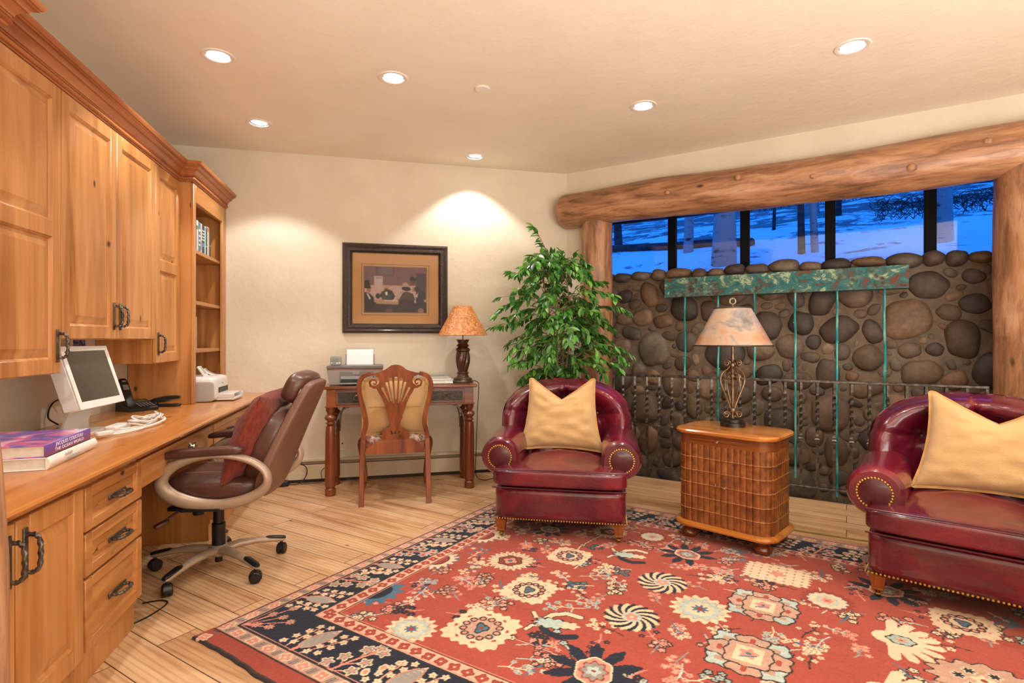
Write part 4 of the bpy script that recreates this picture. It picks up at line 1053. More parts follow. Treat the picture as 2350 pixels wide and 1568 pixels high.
# the print: a dim room, men at a table (loosely painted)
nx, nz = 220, 164
U, Vv = np.meshgrid(np.linspace(0, 1, nx), np.linspace(0, 1, nz))      # v up
col = np.zeros((nz, nx, 3)); col[:] = hx('#7a5c60')
def pm(mask, h): col[mask] = hx(h)
def el(u, v, a, c, h, rot=0):
    x, y = U - u, Vv - v; X = x * math.cos(rot) + y * math.sin(rot); Y = -x * math.sin(rot) + y * math.cos(rot); pm((X / a) ** 2 + (Y / c) ** 2 < 1, h)
def po(pts, h):
    ins = np.zeros_like(U, bool); n = len(pts)
    for i in range(n):
        (x0, y0), (x1, y1) = pts[i], pts[i - 1]
        cnd = ((y0 > Vv) != (y1 > Vv)); ins ^= cnd & (U < (x1 - x0) * (Vv - y0) / ((y1 - y0) if y1 != y0 else 1e-9) + x0)
    pm(ins, h)
pm(Vv < .60, '#b79c92'); po([(.18, .82), (.48, .82), (.48, 1), (.18, 1)], '#665059'); po([(.22, .84), (.45, .84), (.45, 1), (.22, 1)], '#75656a')
po([(.155, .57), (.29, .57), (.29, .80), (.155, .80)], '#b5a4a0'); po([(.18, .74), (.27, .75), (.27, .77), (.18, .76)], '#8a7478')
po([(.83, .25), (1, .25), (1, .88), (.83, .88)], '#4a3c4a'); pm(Vv < .22, '#32262a')
po([(.18, .19), (.60, .17), (.55, .29), (.22, .28)], '#a98a72'); po([(.30, .25), (.54, .24), (.50, .30), (.34, .30)], '#c9ae93'); po([(.2, .12), (.6, .1), (.6, .17), (.18, .19)], '#3a2a2c')
po([(.24, .36), (.27, .45), (.36, .52), (.44, .48), (.49, .36), (.46, .28), (.30, .28)], '#3a3638'); el(.34, .53, .036, .06, '#b08a6c'); el(.345, .49, .028, .04, '#4a3a34'); po([(.33, .46), (.37, .46), (.365, .38), (.335, .38)], '#cfc2b8')
el(.215, .36, .04, .06, '#2e282c'); po([(.27, .28), (.44, .27), (.43, .40), (.30, .36)], '#45464a')
po([(0, .05), (.17, .10), (.15, .32), (.08, .42), (0, .44)], '#241c20'); po([(.03, .41), (.06, .41), (.10, .30), (.08, .28)], '#c9bcb2'); el(.07, .49, .035, .055, '#9a7058'); po([(0, .52), (.10, .54), (.075, .70), (0, .70)], '#1c171b'); el(.05, .535, .06, .014, '#1c171b'); el(.18, .25, .03, .03, '#b08a70')
po([(.53, .02), (.82, .02), (.80, .28), (.55, .28)], '#3a2a30'); po([(.54, .28), (.60, .44), (.68, .47), (.78, .42), (.82, .28)], '#4f3e3e'); po([(.48, .30), (.56, .30), (.62, .45), (.57, .46)], '#b09a90')
el(.67, .53, .075, .05, '#2e2428', -.2); el(.655, .62, .05, .045, '#ad9484'); el(.78, .70, .045, .075, '#5a4038'); el(.78, .745, .06, .035, '#2a2226'); el(.77, .77, .035, .035, '#2a2226')
po([(.82, .0), (1, .0), (1, .42), (.92, .50), (.84, .38)], '#2c2836'); el(.80, .52, .035, .055, '#a07a62'); el(.85, .53, .05, .06, '#3a2c2c'); po([(.82, .38), (.87, .45), (.85, .33)], '#b9aca6'); el(.98, .27, .02, .03, '#a88a78'); el(.91, .04, .05, .06, '#8a6a62'); el(.39, .04, .06, .04, '#5a4640')
rng = np.random.default_rng(2); nz_ = rng.normal(0, .05, (nz // 4 + 2, nx // 4 + 2)); nzz = np.kron(nz_, np.ones((4, 4)))[:nz, :nx]
for _ in range(2): col[1:-1, 1:-1] = (col[1:-1, 1:-1] * 2 + col[:-2, 1:-1] + col[2:, 1:-1] + col[1:-1, :-2] + col[1:-1, 2:]) / 6
col = np.clip(col, 0, 1) ** 1.12 * (1 + nzz[..., None])
vv = np.stack([px0 + U * (px1 - px0), np.full_like(U, -.0135), pz0 + Vv * (pz1 - pz0)], -1).reshape(-1, 3)
ii = (np.arange(nz - 1)[:, None] * nx + np.arange(nx - 1)[None]).ravel(); ff = np.stack([ii, ii + 1, ii + nx + 1, ii + nx], 1)
t_ = NT('print_colours'); a_ = t_.n('ShaderNodeAttribute', attribute_name='Col'); t_.l(a_.outputs['Color'], t_.b.inputs['Base Color']); t_.set(Roughness=.7)
npmesh('print', vv, ff, col.reshape(-1, 3), t_.m, pf)
b = B(); b.box(-FW / 2 + .078, -.0185, .078, FW / 2 - .078, -.0165, FH - .078); obj('glass', b, M_PGLASS, pf)

# ---------------------------------------------------------------- baseboard heater, sockets, cords
bh = thing('baseboard_heater', 'long cream baseboard heater along the foot of the back wall', 'heater', (-.94, CY - .002, 0), 0)
M_HEAT = plain('heater_cream', '#d3c3a8', '#dccdb3', .5, 0, 4)
LH = 2.58
b = B(); b.box(0, -.058, .028, LH, -.050, .150, .002); b.box(0, -.05, .028, LH, 0, .034); obj('front_cover', b, M_HEAT, bh)
b = B(); b.box(0, -.050, .186, LH, 0, .196, .002); b.box(0, -.056, .176, LH, -.046, .196, .002); obj('top_cover', b, M_HEAT, bh)
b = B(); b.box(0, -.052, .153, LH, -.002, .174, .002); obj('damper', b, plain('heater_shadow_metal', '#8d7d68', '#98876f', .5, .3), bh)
b = B(); b.box(0, -.045, .0, LH, -.002, .026); obj('foot_rail', b, plain('dark_foot', '#2e2620', '#3a3028', .6), bh)
def outlet(label, x, z, jack=False):
    t = thing('wall_outlet', label, 'outlet', (x, CY - .001, z), 0)
    b = B(); b.box(-.038, -.006, -.06, .038, 0, .06, .003); obj('plate', b, M_CREAMP, t)
    b = B()
    if jack: b.box(-.006, -.009, -.006, .006, -.005, .006, .001)
    else:
        for z_ in (-.021, .021): b.box(-.014, -.007, z_ - .014, .014, -.004, z_ + .014, .002)
    obj('socket', b, M_BLACK if jack else M_CREAMP, t)
    return t
OUT = t = outlet('cream power outlet with two black plugs, low on the back wall', -.735, .315)
for z_ in (-.021, .021):
    b = B(); b.rbox((0, -.022, z_), (.026, .034, .024), 5, 6); o = obj('power_plug', b, M_BLACK); o.location = (-.735, CY - .006, .315); tag(o, 'upper black plug in the outlet beside the office chair' if z_ > 0 else 'lower black plug in the outlet beside the office chair', 'plug', 'plugs in the outlet')
outlet('plain cream jack plate under the writing table', -.335, .31, True)
def cord(par, pts, r=.0032, m=M_BLACK, name='power_cord'):
    b = B(); b.tube(bez(pts, 8), r, 6); o = obj(name, b, m)
    if par: o.parent = par; o.matrix_parent_inverse = par.matrix_basis.inverted()
    return o
ad = thing('power_adapter', 'black power adapter lying on the floor by the heater', 'adapter', (-.83, 4.765, .0), math.radians(12))
b = B(); b.rbox((0, 0, .022), (.165, .065, .044), 8, 8); obj('case', b, M_BLACK, ad)
cord(ad, [(-.735, CY - .043, .29), (-.73, CY - .075, .24), (-.69, CY - .085, .19), (-.62, CY - .09, .14), (-.615, CY - .09, .08), (-.65, CY - .10, .02), (-.70, CY - .11, .006), (-.76, CY - .115, .012)], .004)
cord(OUT, [(-.735, CY - .043, .33), (-.75, CY - .08, .22), (-.79, CY - .09, .12), (-.82, CY - .09, .05), (-.88, CY - .12, .006)])
cord(gp, [(-.45, CY - .068, .22), (-.452, CY - .07, .15), (-.50, CY - .072, .09), (-.495, CY - .075, .03), (-.50, CY - .09, .005), (-.56, CY - .10, .004), (-.66, CY - .10, .004)], .0025)
tag(cord(None, [(-1.02, 2.60, .004), (-.98, 2.66, .004), (-.95, 2.76, .004), (-.985, 2.80, .004), (-1.06, 2.79, .004)], name='floor_cable'), 'black cable looping on the floor beside the drawer unit plinth', 'cable')
# ---------------------------------------------------------------- office chair  (local +x is forward, +y the sitter's left)
oc = thing('office_chair', 'brown leather swivel office chair with looped arms, turned to the desk', 'office chair', (-.835, 3.13, 0), math.radians(173))
M_BRN = plain('brown_leather', '#4a2c24', '#57362c', .36, 0, 6, .12, 70, coat=.12)
M_BRNL = plain('brown_leather_back', '#6a4838', '#765240', .42, 0, 6, .1, 70)
M_SILV = plain('champagne_plastic', '#a8937f', '#b39d88', .38, .25, 5)
b = B(); b.lathe([(.001, .075), (.04, .075), (.05, .085), (.05, .118), (.036, .13), (.001, .13)], 28); obj('hub', b, M_SILV, oc)
for wa in (-117, -45, 27, 99, 171):
    a = math.radians(wa - 173)
    b = B(); b.push(rz=a); rows = []
    for (x, w_, z, h) in ((.03, .034, .102, .044), (.10, .030, .110, .040), (.18, .024, .106, .034), (.26, .020, .092, .028), (.315, .019, .080, .022), (.335, .012, .078, .014)):
        rows.append([(x, w_ * math.cos(t), z + h / 2 * math.sin(t)) for t in [2 * PI * k / 14 for k in range(14)]])
    b.skin(rows); b.pop(); lg = obj('base_leg', b, M_SILV, oc, 50)
    b = B(); b.push(rz=a); rows = []
    for (x, w_, z, h) in ((.235, .008, .110, .006), (.25, .018, .108, .014), (.28, .0185, .102, .016), (.32, .018, .092, .018), (.338, .012, .088, .016)):
        rows.append([(x, w_ * math.cos(t), z + h / 2 * math.sin(t)) for t in [2 * PI * k / 14 for k in range(14)]])
    b.skin(rows); b.pop(); obj('foot_cap', b, M_BLACK, lg, 50)
    b = B(); b.push((.318 * math.cos(a), .318 * math.sin(a), 0), rz=a + .9)
    for sy in (-1, 1):
        b.push((0, sy * .013, .0285), rx=PI / 2); b.lathe([(.001, -.009), (.024, -.009), (.028, -.005), (.028, .005), (.024, .009), (.012, .0105), (.001, .0105)], 22); b.pop()
    b.push((0, 0, .03), rx=PI / 2); rows = [[(r * math.cos(t), r * math.sin(t), y) for t in [-.3 + 3.4 * k / 10 for k in range(11)]] + [(0, 0, y)] for (r, y) in ((.031, -.016), (.031, .016))]; b.skin(rows); b.pop()
    b.lathe([(.001, .05), (.008, .05), (.008, .078), (.001, .078)], 10); b.pop(); obj('caster', b, M_BLACK, lg)
b = B(); b.lathe([(.001, .040), (.018, .040), (.018, .075), (.028, .078), (.032, .13), (.033, .24), (.027, .245), (.026, .365), (.001, .365)], 24); obj('gas_column', b, M_BLACK, oc)
b = B(); b.box(-.15, -.09, .362, .11, .09, .404, .01); b.lathe([(.03, .34), (.06, .37), (.05, .39)], 20)
b.push((.09, .02, .345)); b.lathe([(.001, -.05), (.026, -.05), (.028, -.045), (.028, .02), (.001, .02)], 18); b.pop(); b.box(.06, .06, .365, .16, .20, .385, .005); obj('mechanism', b, M_BLACK, oc)
b = B(); b.tube([(.10, .12, .37), (.15, .19, .335), (.165, .215, .320)], .007, 8); b.push((.17, .225, .315), rz=.9, ry=.3); b.rbox((0, 0, 0), (.07, .035, .018), 4, 6); b.pop(); obj('lever', b, M_BRN, oc)
b = B()
def seatfn(q):
    x, y, z = q
    if z > 0: z += .02 * math.cos(y * 5) - .012 * math.exp(-((y / .02) ** 2)) * .3
    if x > .19: z -= (x - .19) ** 2 * 1.2
    return (x, y * (1 - .10 * max(0, -x) * 2), z)
b.rbox((-.06, 0, .462), (.49, .50, .115), 4.2, 16, seatfn); obj('seat', b, M_BRN, oc, 60)
b = B()
for y in (-.12, .12): b.tube([(x, y, .462 + .0575 + .02 * math.cos(y * 5) - (max(0, x - .13)) ** 2 * 1.2 - .0015) for x in [-.25 + .02 * i for i in range(19)]], .0022, 5)
b.tube([(-.06, y, .5195 + .02 * math.cos(y * 5) - .003) for y in [-.2 + .02 * i for i in range(21)]], .002, 5); obj('seat_seam', b, plain('seam_tan', '#8a6450', '#8a6450', .6), oc)
# looped arms
for sy in (-1, 1):
    b = B(); rows = []; n = 64
    for i in range(n):
        a = 2 * PI * i / n; cx, cz = .240 * math.cos(a), .120 * math.sin(a); tl_ = math.radians(-1)
        x = -.098 + cx * math.cos(tl_) - cz * math.sin(tl_); z = .532 + cx * math.sin(tl_) + cz * math.cos(tl_)
        tx, tz = -.240 * math.sin(a), .120 * math.cos(a); L = math.hypot(tx, tz); nx_, nz_ = tz / L, -tx / L
        low = max(0, -math.sin(a)); fr = max(0, math.cos(a)); wn = .014 + .012 * low + .016 * fr + .004 * max(0, -math.cos(a)); wy = .030 - .006 * low
        yb = sy * (.288 + .018 * math.cos(a * 2) * 0 - .02 * low)
        rows.append([(x + nx_ * wn * math.cos(t), yb + wy * math.sin(t), z + nz_ * wn * math.cos(t)) for t in [2 * PI * k / 12 for k in range(12)]])
    b.skin(rows, cap=False, cv=True); am = obj('arm_loop', b, M_SILV, oc, 60)
    b = B(); b.rbox((-.03, sy * .288, .668), (.40, .074, .040), 4, 12, lambda q: (q.x, q.y, q.z - .55 * max(0, q.x - .06) ** 2 + q.x * -.05)); obj('arm_pad', b, M_BRN, am, 60)
    b = B(); b.box(-.12, sy * .2 - .03, .385, .06, sy * .2 + .09 * (1 if sy > 0 else -1) + .0, .402, .004); obj('arm_bracket', b, M_BLACK, am)
# back
LBK = math.radians(22); P0 = Vector((-.225, 0, .455)); dL = Vector((-math.sin(LBK), 0, math.cos(LBK))); dN = Vector((math.cos(LBK), 0, math.sin(LBK)))
def bk(n_, y, l): n2 = n_ - .10 * (l - .25) ** 2 + .35 * y * y * (1 if True else 0); return tuple(P0 + dL * l + dN * n2 + Vector((0, y, 0)))
def pad(c, size, k, n, m, name, fn=None):
    b = B()
    def f(q):
        x, y, z = q
        if fn: x, y, z = fn(x, y, z)
        return bk(c[0] + x, c[1] + y, c[2] + z)
    b.rbox((0, 0, 0), size, k, n, f); return obj(name, b, m, oc, 70)
pad((.0, 0, .215), (.12, .46, .40), 4.5, 16, M_BRN, 'back_cushion', lambda x, y, z: (x + (.016 * math.cos(y * 6) - .012 * math.exp(-((abs(y) - .15) / .018) ** 2)) * (1 if x > 0 else 0), y * (1 - .10 * (z / .2) ** 2), z))
pad((.008, 0, .535), (.115, .37, .17), 3.4, 14, M_BRN, 'headrest')
pad((-.055, 0, .290), (.060, .53, .62), 5, 16, M_BRNL, 'back_shell', lambda x, y, z: (x, y * (1 - .24 * min(1, max(0, (z + .20) / .40))), z))
for sy in (-1, 1):
    b = B(); b.tube([bk(-.038, sy * (.238 - .055 * min(1, l / .4)), l) for l in [.04 + .03 * i for i in range(18)]], .0035, 6); obj('back_piping', b, plain('seam_pale', '#a8846c', '#a8846c', .6), oc)

M_RUST = plain('rust_chenille', '#6e2618', '#8a3826', .95, 0, 45, .9, 110, stretch=(1, 1, .5), sheen=.1)
rp = thing('cushion', 'rust red square cushion propped against the back of the office chair', 'cushion', (0, 0, 0), 0)
# placed in the chair's frame: on the seat, leaning on the back cushion
o = pillow(rp, .47, .47, .17, M_RUST, name='cover', wr=.020, seed=9, pull_=.05, k=.55)
rp.matrix_world = Matrix.Translation((-.835, 3.13, 0)) @ Matrix.Rotation(math.radians(173), 4, 'Z') @ Matrix.Translation((-.115, .03, .505)) @ Matrix.Rotation(PI / 2, 4, 'Z') @ Matrix.Rotation(math.radians(-24), 4, 'X') @ Matrix.Rotation(math.radians(2), 4, 'Y')
# ---------------------------------------------------------------- burgundy leather armchairs  (local x to the viewer's right, +y to the back, front at y=0)
t_ = NT('burgundy_leather'); v_ = t_.coord((1, 1, 1), True); n_ = t_.noise(v_, 3.2, 5, .6, .5)
c_ = t_.ramp(n_, [(.3, '#400a1a'), (.5, '#5c1025'), (.7, '#7c1828')])
t_.l(c_, t_.b.inputs['Base Color']); t_.set(Roughness=.25, Coat_Weight=.6, Coat_Roughness=.08)
m1 = t_.n('ShaderNodeTexMusgrave') if False else None
h1 = t_.noise(v_, 26, 5, .6, 1.5); h2 = t_.noise(v_, 7, 3, .5, 2.0)
ad_ = t_.n('ShaderNodeMath', operation='ADD'); t_.l(h1, ad_.inputs[0]); t_.l(h2, ad_.inputs[1]); t_.bump(ad_.outputs[0], .16, .012); M_BURG = t_.m
M_BURGD = plain('burgundy_leather_dark', '#3f0f18', '#4d121d', .32, 0, 4, .1, 40, coat=.25)
M_NAIL = plain('brass_nailheads', '#c49a4c', '#d8b366', .3, .9, 30)
M_LEGW = wood('armchair_leg_wood', '#9a5a2c', '#86491f', '#6b3715', 'z', 2, rough=.35, coat=.2, knots=False)
def nail(b, p, n_, r=.0058):
    q = Vector(n_).to_track_quat('Z', 'Y').to_matrix().to_4x4(); st = b.M.copy(); b.M = b.M @ Matrix.Translation(p) @ q
    b.lathe([(r, -.001), (r * .95, .0012), (r * .7, .0032), (.0004, .0042)], 8); b.M = st
def make_armchair(label, loc, rz):
    t = thing('armchair', label, 'armchair', loc, rz, 'burgundy leather armchairs')
    b = B(); b.rbox((0, .385, .205), (.79, .77, .20), 12, 8); obj('base', b, M_BURG, t, 60)
    b = B()
    for i in range(49): nail(b, (-.384 + i * .016, -.0005, .119), (0, -1, 0))
    for sx in (-1, 1):
        for i in range(47): nail(b, (sx * .3955, .008 + i * .016, .119), (sx, 0, 0))
    obj('nailhead_trim', b, M_NAIL, t)
    # seat cushion with ears in front of the arms
    def sf(q):
        x, y, z = q; Y = y + .30
        f = 1 - .30 / (1 + math.exp(-(Y - .15) / .022)); x2 = x * f
        if z > 0: z += .045 * (1 - (x / .405) ** 2) * min(1, max(0, Y + .02) / .35)
        else: z += .006
        z += .004 * noise.noise((x * 9, Y * 9, 2)) * (1 if z > 0 else 0)
        return (x2, y, z)
    b = B(); b.rbox((0, .275, .366), (.81, .64, .112), 9, 22, sf); cu = obj('seat_cushion', b, M_BURG, t, 70)
    b = B()
    for zz in (.4195, .3135): b.tube([(x, -.0425 + .012 * (abs(x) / .395) ** 8, zz + (.004 * (1 - (x / .395) ** 2) if zz > .4 else 0)) for x in [-.392 + .0196 * i for i in range(41)]], .0042, 6)
    obj('piping', b, M_BURGD, cu)
    # rolled arms
    for sx in (-1, 1):
        b = B(); rows = []
        for i in range(26):
            s_ = i / 25; y = .075 + .63 * s_
            e = min(1, s_ / .055); e = math.sqrt(max(0, 1 - (1 - e) ** 2)) * .14 + .86
            cz = .470 + .035 * s_; cx = .368 - .008 * s_; R = .120 * e
            sec = [(cx - .10, .30), (cx - .108, .40)] + [(cx + R * math.cos(a), cz + R * math.sin(a) * .98) for a in [math.radians(lerp(190, -78, k / 22)) for k in range(23)]] + [(cx - .005, cz - .15), (cx - .01, .30)]
            rows.append([(sx * x, y + .0 * x, z) for (x, z) in sec])
        b.skin(rows); ar = obj('arm', b, M_BURG, t, 50)
        b = B(); b.push((sx * .368, .073, .470), rx=PI / 2); b.lathe([(.001, 0), (.062, 0), (.068, .003), (.062, .006), (.001, .0075)], 36); b.pop(); obj('arm_front', b, M_BURGD, ar)
        b = B()
        for i in range(27):
            a = math.radians(lerp(215, -75, i / 26)) if sx > 0 else math.radians(lerp(-35, 255, i / 26))
            nail(b, (sx * .368 + .071 * math.cos(a), .0695, .470 + .071 * math.sin(a)), (0, -1, 0), .0062)
        obj('nailheads', b, M_NAIL, ar)
    # buttoned back
    BT = [(0, .765), (-.215, .675), (.215, .675), (-.10, .56), (.10, .56)]
    def outline(a):
        ca, sa = math.cos(a), math.sin(a); k = 2.5
        if sa >= 0: r = (abs(ca / .445) ** k + abs(sa / .285) ** k) ** (-1 / k)
        else: r = (abs(ca / .445) ** k + abs(sa / .27) ** k) ** (-1 / k)
        return r * ca, r * sa
    CZ = .622
    def front(x, z, rho):
        lean_ = .16 * (z - .45)
        y = .61 + lean_ - .17 * (x / .43) ** 2 - .055 * math.exp(-((rho - .80) / .20) ** 2) - .02 * (1 - rho ** 2)
        if rho > .82: y += .135 * ((rho - .82) / .18) ** 2.6
        for (bx, bz) in BT:
            d = math.hypot(x - bx, z - bz); y += .052 * math.exp(-(d / .034) ** 1.5) + .03 * math.exp(-(d / .085) ** 2)
            dx, dz = bx, bz - .56; L = math.hypot(dx, dz)
            if L > .11:
                ux, uz = dx / L, dz / L
                if abs(ux) > .6: ux, uz = math.copysign(.985, ux), .17
                al = (x - bx) * ux + (z - bz) * uz; pe = abs(-(x - bx) * uz + (z - bz) * ux)
                if al > 0: y += .022 * math.exp(-(pe / .011) ** 2) * min(1, .4 + al * 5)
                an = math.atan2(-(x - bx) * uz + (z - bz) * ux, al); y += .006 * math.cos(an * 9) * math.exp(-((d - .06) / .04) ** 2)
        y += .004 * noise.noise((x * 14, z * 14, 4)) + .003 * noise.noise((x * 30, z * 12, 1))
        return y
    b = B(); NA = 132; rows = []
    rhos = [.012, .06] + [.06 + .94 * i / 30 for i in range(1, 31)]
    for rho in rhos:
        row = []
        for j in range(NA):
            a = 2 * PI * j / NA; ox, oz = outline(a); x, z = ox * rho, CZ + oz * rho; row.append((x, front(x, z, rho), z))
        rows.append(row)
    for (rho, dy) in ((1.005, .025), (1.0, .06), (.97, .10), (.90, .125), (.5, .13), (.02, .13)):
        row = []
        for j in range(NA):
            a = 2 * PI * j / NA; ox, oz = outline(a); x, z = ox * rho, CZ + oz * rho; row.append((x, .61 + .16 * (z - .45) - .17 * (x / .43) ** 2 + .09 + dy, z))
        rows.append(row)
    b.skin(rows); bk_ = obj('back', b, M_BURG, t, 80)
    for (bx, bz) in BT:
        b = B(); r = math.hypot(bx / .445, (bz - CZ) / .28); y = front(bx, bz, min(.8, r)); b.push((bx, y - .004, bz), rx=PI / 2); b.lathe([(.001, .006), (.008, .005), (.0115, 0), (.008, -.004), (.001, -.004)], 14); b.pop(); obj('button', b, M_BURGD, bk_)
    b = B(); b.rbox((0, .735, .42), (.60, .07, .42), 8, 6); obj('back_frame', b, M_BURG, t, 60)
    # tapered legs on brass casters
    for sx in (-1, 1):
        for y in (.04, .70):
            b = B(); x = sx * .350; rows = []
            for (z, h) in ((.106, .032), (.04, .022)): rows.append([(x - h, y - h, z), (x + h, y - h, z), (x + h, y + h, z), (x - h, y + h, z)])
            b.skin(rows); lg = obj('leg', b, M_LEGW, t, 30)
            b = B(); b.box(x - .0235, y - .0235, .036, x + .0235, y + .0235, .048, .002); b.lathe([(.006, .02), (.007, .036)], 10, (x, y, 0)); b.box(x - .011, y - .006, .012, x - .008, y + .016, .032); b.box(x + .008, y - .006, .012, x + .011, y + .016, .032)
            b.push((x, y + .006, .013), ry=PI / 2); b.lathe([(.001, -.008), (.0125, -.008), (.0125, .008), (.001, .008)], 16); b.pop(); obj('caster', b, M_BRASS, lg)
    return t
ZR = .010      # top of the rug
A1 = (1.010, 3.056, ZR, math.radians(-23.2)); A2 = (2.41, 1.752, ZR, math.radians(-53))
make_armchair('burgundy leather armchair in front of the ficus, seen nearly head-on', A1[:3], A1[3])
make_armchair('burgundy leather armchair cut off by the right edge of the picture', A2[:3], A2[3])
def chair_pillow(A, label, w_, h, notch, x=0, y=.30, tilt=18, dz=.462, seed=1, roll=0, th=.17):
    t = thing('cushion', label, 'cushion', (0, 0, 0), 0, 'tan cushions on the armchairs')
    pillow(t, w_, h, th, M_TAN, notch=notch, taper=.11, pull_=.16, flange=.013, name='cover', wr=.016, seed=seed, k=.5)
    t.matrix_world = Matrix.Translation(A[:3]) @ Matrix.Rotation(A[3], 4, 'Z') @ Matrix.Translation((x, y, dz)) @ Matrix.Rotation(math.radians(-tilt), 4, 'X') @ Matrix.Rotation(math.radians(roll), 4, 'Y')
chair_pillow(A1, 'square tan cushion with a chopped top on the armchair before the ficus', .50, .47, .125, -.02, .40, 15, .462, 1)
chair_pillow(A2, 'large tan cushion with a chopped top on the armchair at the right edge', .60, .475, .125, .085, .40, 17, .462, 5)

# ---------------------------------------------------------------- side cabinet dressed as rows of leather books
CABW, CABD = .535, .375
cabL = (1.895, 2.765, ZR); cabR = math.radians(-56.5)
M_CTOP = wood('cabinet_top', '#cf8a3e', '#bd752e', '#9c5a20', 'x', .9, rough=.2, coat=.5, knots=False)
M_CFR = wood('cabinet_frieze', '#84471f', '#703a18', '#52280f', 'x', 1.2, rough=.25, coat=.4, knots=False)
t_ = NT('book_spines'); v_ = t_.coord((1, 1, 1), False); n_ = t_.noise(v_, 20, 6, .65)
c_ = t_.ramp(n_, [(.30, '#552f15'), (.48, '#7c461d'), (.64, '#945a27'), (.78, '#ab7636')])
st_ = t_.n('ShaderNodeMapping'); st_.inputs['Scale'].default_value = (27, 27, 9); t_.l(v_, st_.inputs[0]); vo_ = t_.n('ShaderNodeTexVoronoi'); vo_.inputs['Scale'].default_value = 1.0; t_.l(st_.outputs[0], vo_.inputs['Vector'])
c_ = t_.mix(.45, c_, t_.ramp(vo_.outputs['Color'], [(.2, (.55, .45, .40, 1)), (.6, (1, .95, .9, 1)), (.9, (.8, .55, .45, 1))]), 'MULTIPLY')
t_.l(c_, t_.b.inputs['Base Color']); t_.set(Roughness=.33, Coat_Weight=.3, Coat_Roughness=.2); t_.bump(n_, .12, .004); M_SPN = t_.m
cb = thing('side_cabinet', 'wooden side cabinet with false book spine doors between the two armchairs', 'cabinet', cabL, cabR); cb.scale = (1, 1, 1.03)
def rrect(w_, d, r, n=8, y0=0):
    pts = []
    for (cx, cy, a0) in ((w_ / 2 - r, y0 + r, -90), (w_ / 2 - r, y0 + d - r, 0), (-w_ / 2 + r, y0 + d - r, 90), (-w_ / 2 + r, y0 + r, 180)):
        pts += [(cx + r * math.cos(math.radians(a0 + 90 * i / n)), cy + r * math.sin(math.radians(a0 + 90 * i / n))) for i in range(n + 1)]
    return pts
def slab(b, prof, r=.075, y0=0):
    b.skin([[(x, y, z) for (x, y) in rrect(CABW + 2 * e, CABD + 2 * e, r + e, 8, -e)] for (e, z) in prof])
b = B(); slab(b, [(.020, .612), (.030, .618), (.032, .630), (.026, .638), (.015, .640)]); obj('top', b, M_CTOP, cb, 30)
b = B(); slab(b, [(.004, .555), (.004, .612)]); fz = obj('frieze', b, M_CFR, cb, 30)
b = B(); b.box(-.175, -.010, .578, .145, .02, .594, .002); tr_ = obj('pull_out_tray', b, M_CFR, cb)
b = B(); b.push((-.015, -.010, .586), rx=PI / 2); b.lathe([(.001, 0), (.005, 0), (.005, .006), (.010, .010), (.009, .016), (.001, .018)], 14); b.pop(); obj('knob', b, M_CHROME, tr_)
b = B(); slab(b, [(.010, .075), (.030, .080), (.034, .090), (.030, .102), (.012, .106)]); obj('plinth', b, M_CTOP, cb, 30)
PER = rrect(CABW, CABD, .075, 14)
def along(pts, closed=True):
    L = [0]
    for i in range(len(pts) - (0 if closed else 1)):
        a, c = pts[i], pts[(i + 1) % len(pts)]; L.append(L[-1] + math.hypot(c[0] - a[0], c[1] - a[1]))
    return L
# perimeter starting at the middle of the front going right
P2 = [(0, 0)] + PER + [(0, 0)]
LP = along(P2, False); TOT = LP[-1]
def at(s_):
    s_ = s_ % TOT
    for i in range(len(LP) - 1):
        if LP[i + 1] >= s_ and LP[i + 1] > LP[i]:
            f = (s_ - LP[i]) / (LP[i + 1] - LP[i]); a, c = Vector(P2[i]), Vector(P2[i + 1]); p = a.lerp(c, f); d = (c - a).normalized(); return p, Vector((d.y, -d.x))
    return Vector(P2[-1]), Vector((0, -1))
NSP = int(round(TOT / .0355)); SPW = TOT / NSP
BANDS = [.106 + .449 * k for k in (.165, .33, .5, .665, .83)]
def spines(b, s0, s1):
    rows = []; nz = 60; ns = max(4, int((s1 - s0) / SPW * 12))
    for i in range(nz + 1):
        z = .106 + .449 * i / nz
        br = .0015 * max(math.exp(-((z - q) / .0045) ** 2) for q in BANDS)
        row = []
        for j in range(ns + 1):
            s_ = lerp(s0, s1, j / ns); p, n_ = at(s_); u = (s_ / SPW) % 1.0
            d = .0085 * math.sqrt(max(0, 1 - abs(2 * u - 1) ** 3.2)) - .003 + br
            row.append((p.x + n_.x * d, p.y + n_.y * d, z))
        rows.append(row)
    b.skin(rows, cu=False, cap=False)
M_GILT = plain('gilt_leather_bands', '#8a5426', '#a86c34', .3, .1, 40, coat=.3)
def bands(par, s0, s1):
    b = B(); ns = max(4, int((s1 - s0) / SPW * 12))
    for z in BANDS:
        rows = []
        for (dz, k) in ((-.0035, 0), (-.0025, .0028), (0, .0036), (.0025, .0028), (.0035, 0)):
            row = []
            for j in range(ns + 1):
                s_ = lerp(s0, s1, j / ns); p, n_ = at(s_); u = (s_ / SPW) % 1.0; d = .0085 * math.sqrt(max(0, 1 - abs(2 * u - 1) ** 3.2)) - .003 + k
                row.append((p.x + n_.x * d, p.y + n_.y * d, z + dz))
            rows.append(row)
        b.skin(rows, cu=False, cap=False)
    return obj('spine_bands', b, M_GILT, par, 60)
g = .003
b = B(); spines(b, g, SPW * 5); dr = obj('door', b, M_SPN, cb, 50); bands(dr, g, SPW * 5)
b = B(); b.push((.028, -.008, .335), rx=PI / 2); b.lathe([(.001, 0), (.004, 0), (.004, .008), (.009, .011), (.008, .017), (.001, .019)], 14); b.pop(); obj('knob', b, M_CHROME, dr)
b = B(); spines(b, TOT - SPW * 5, TOT - g); dl = obj('door', b, M_SPN, cb, 50); bands(dl, TOT - SPW * 5, TOT - g)
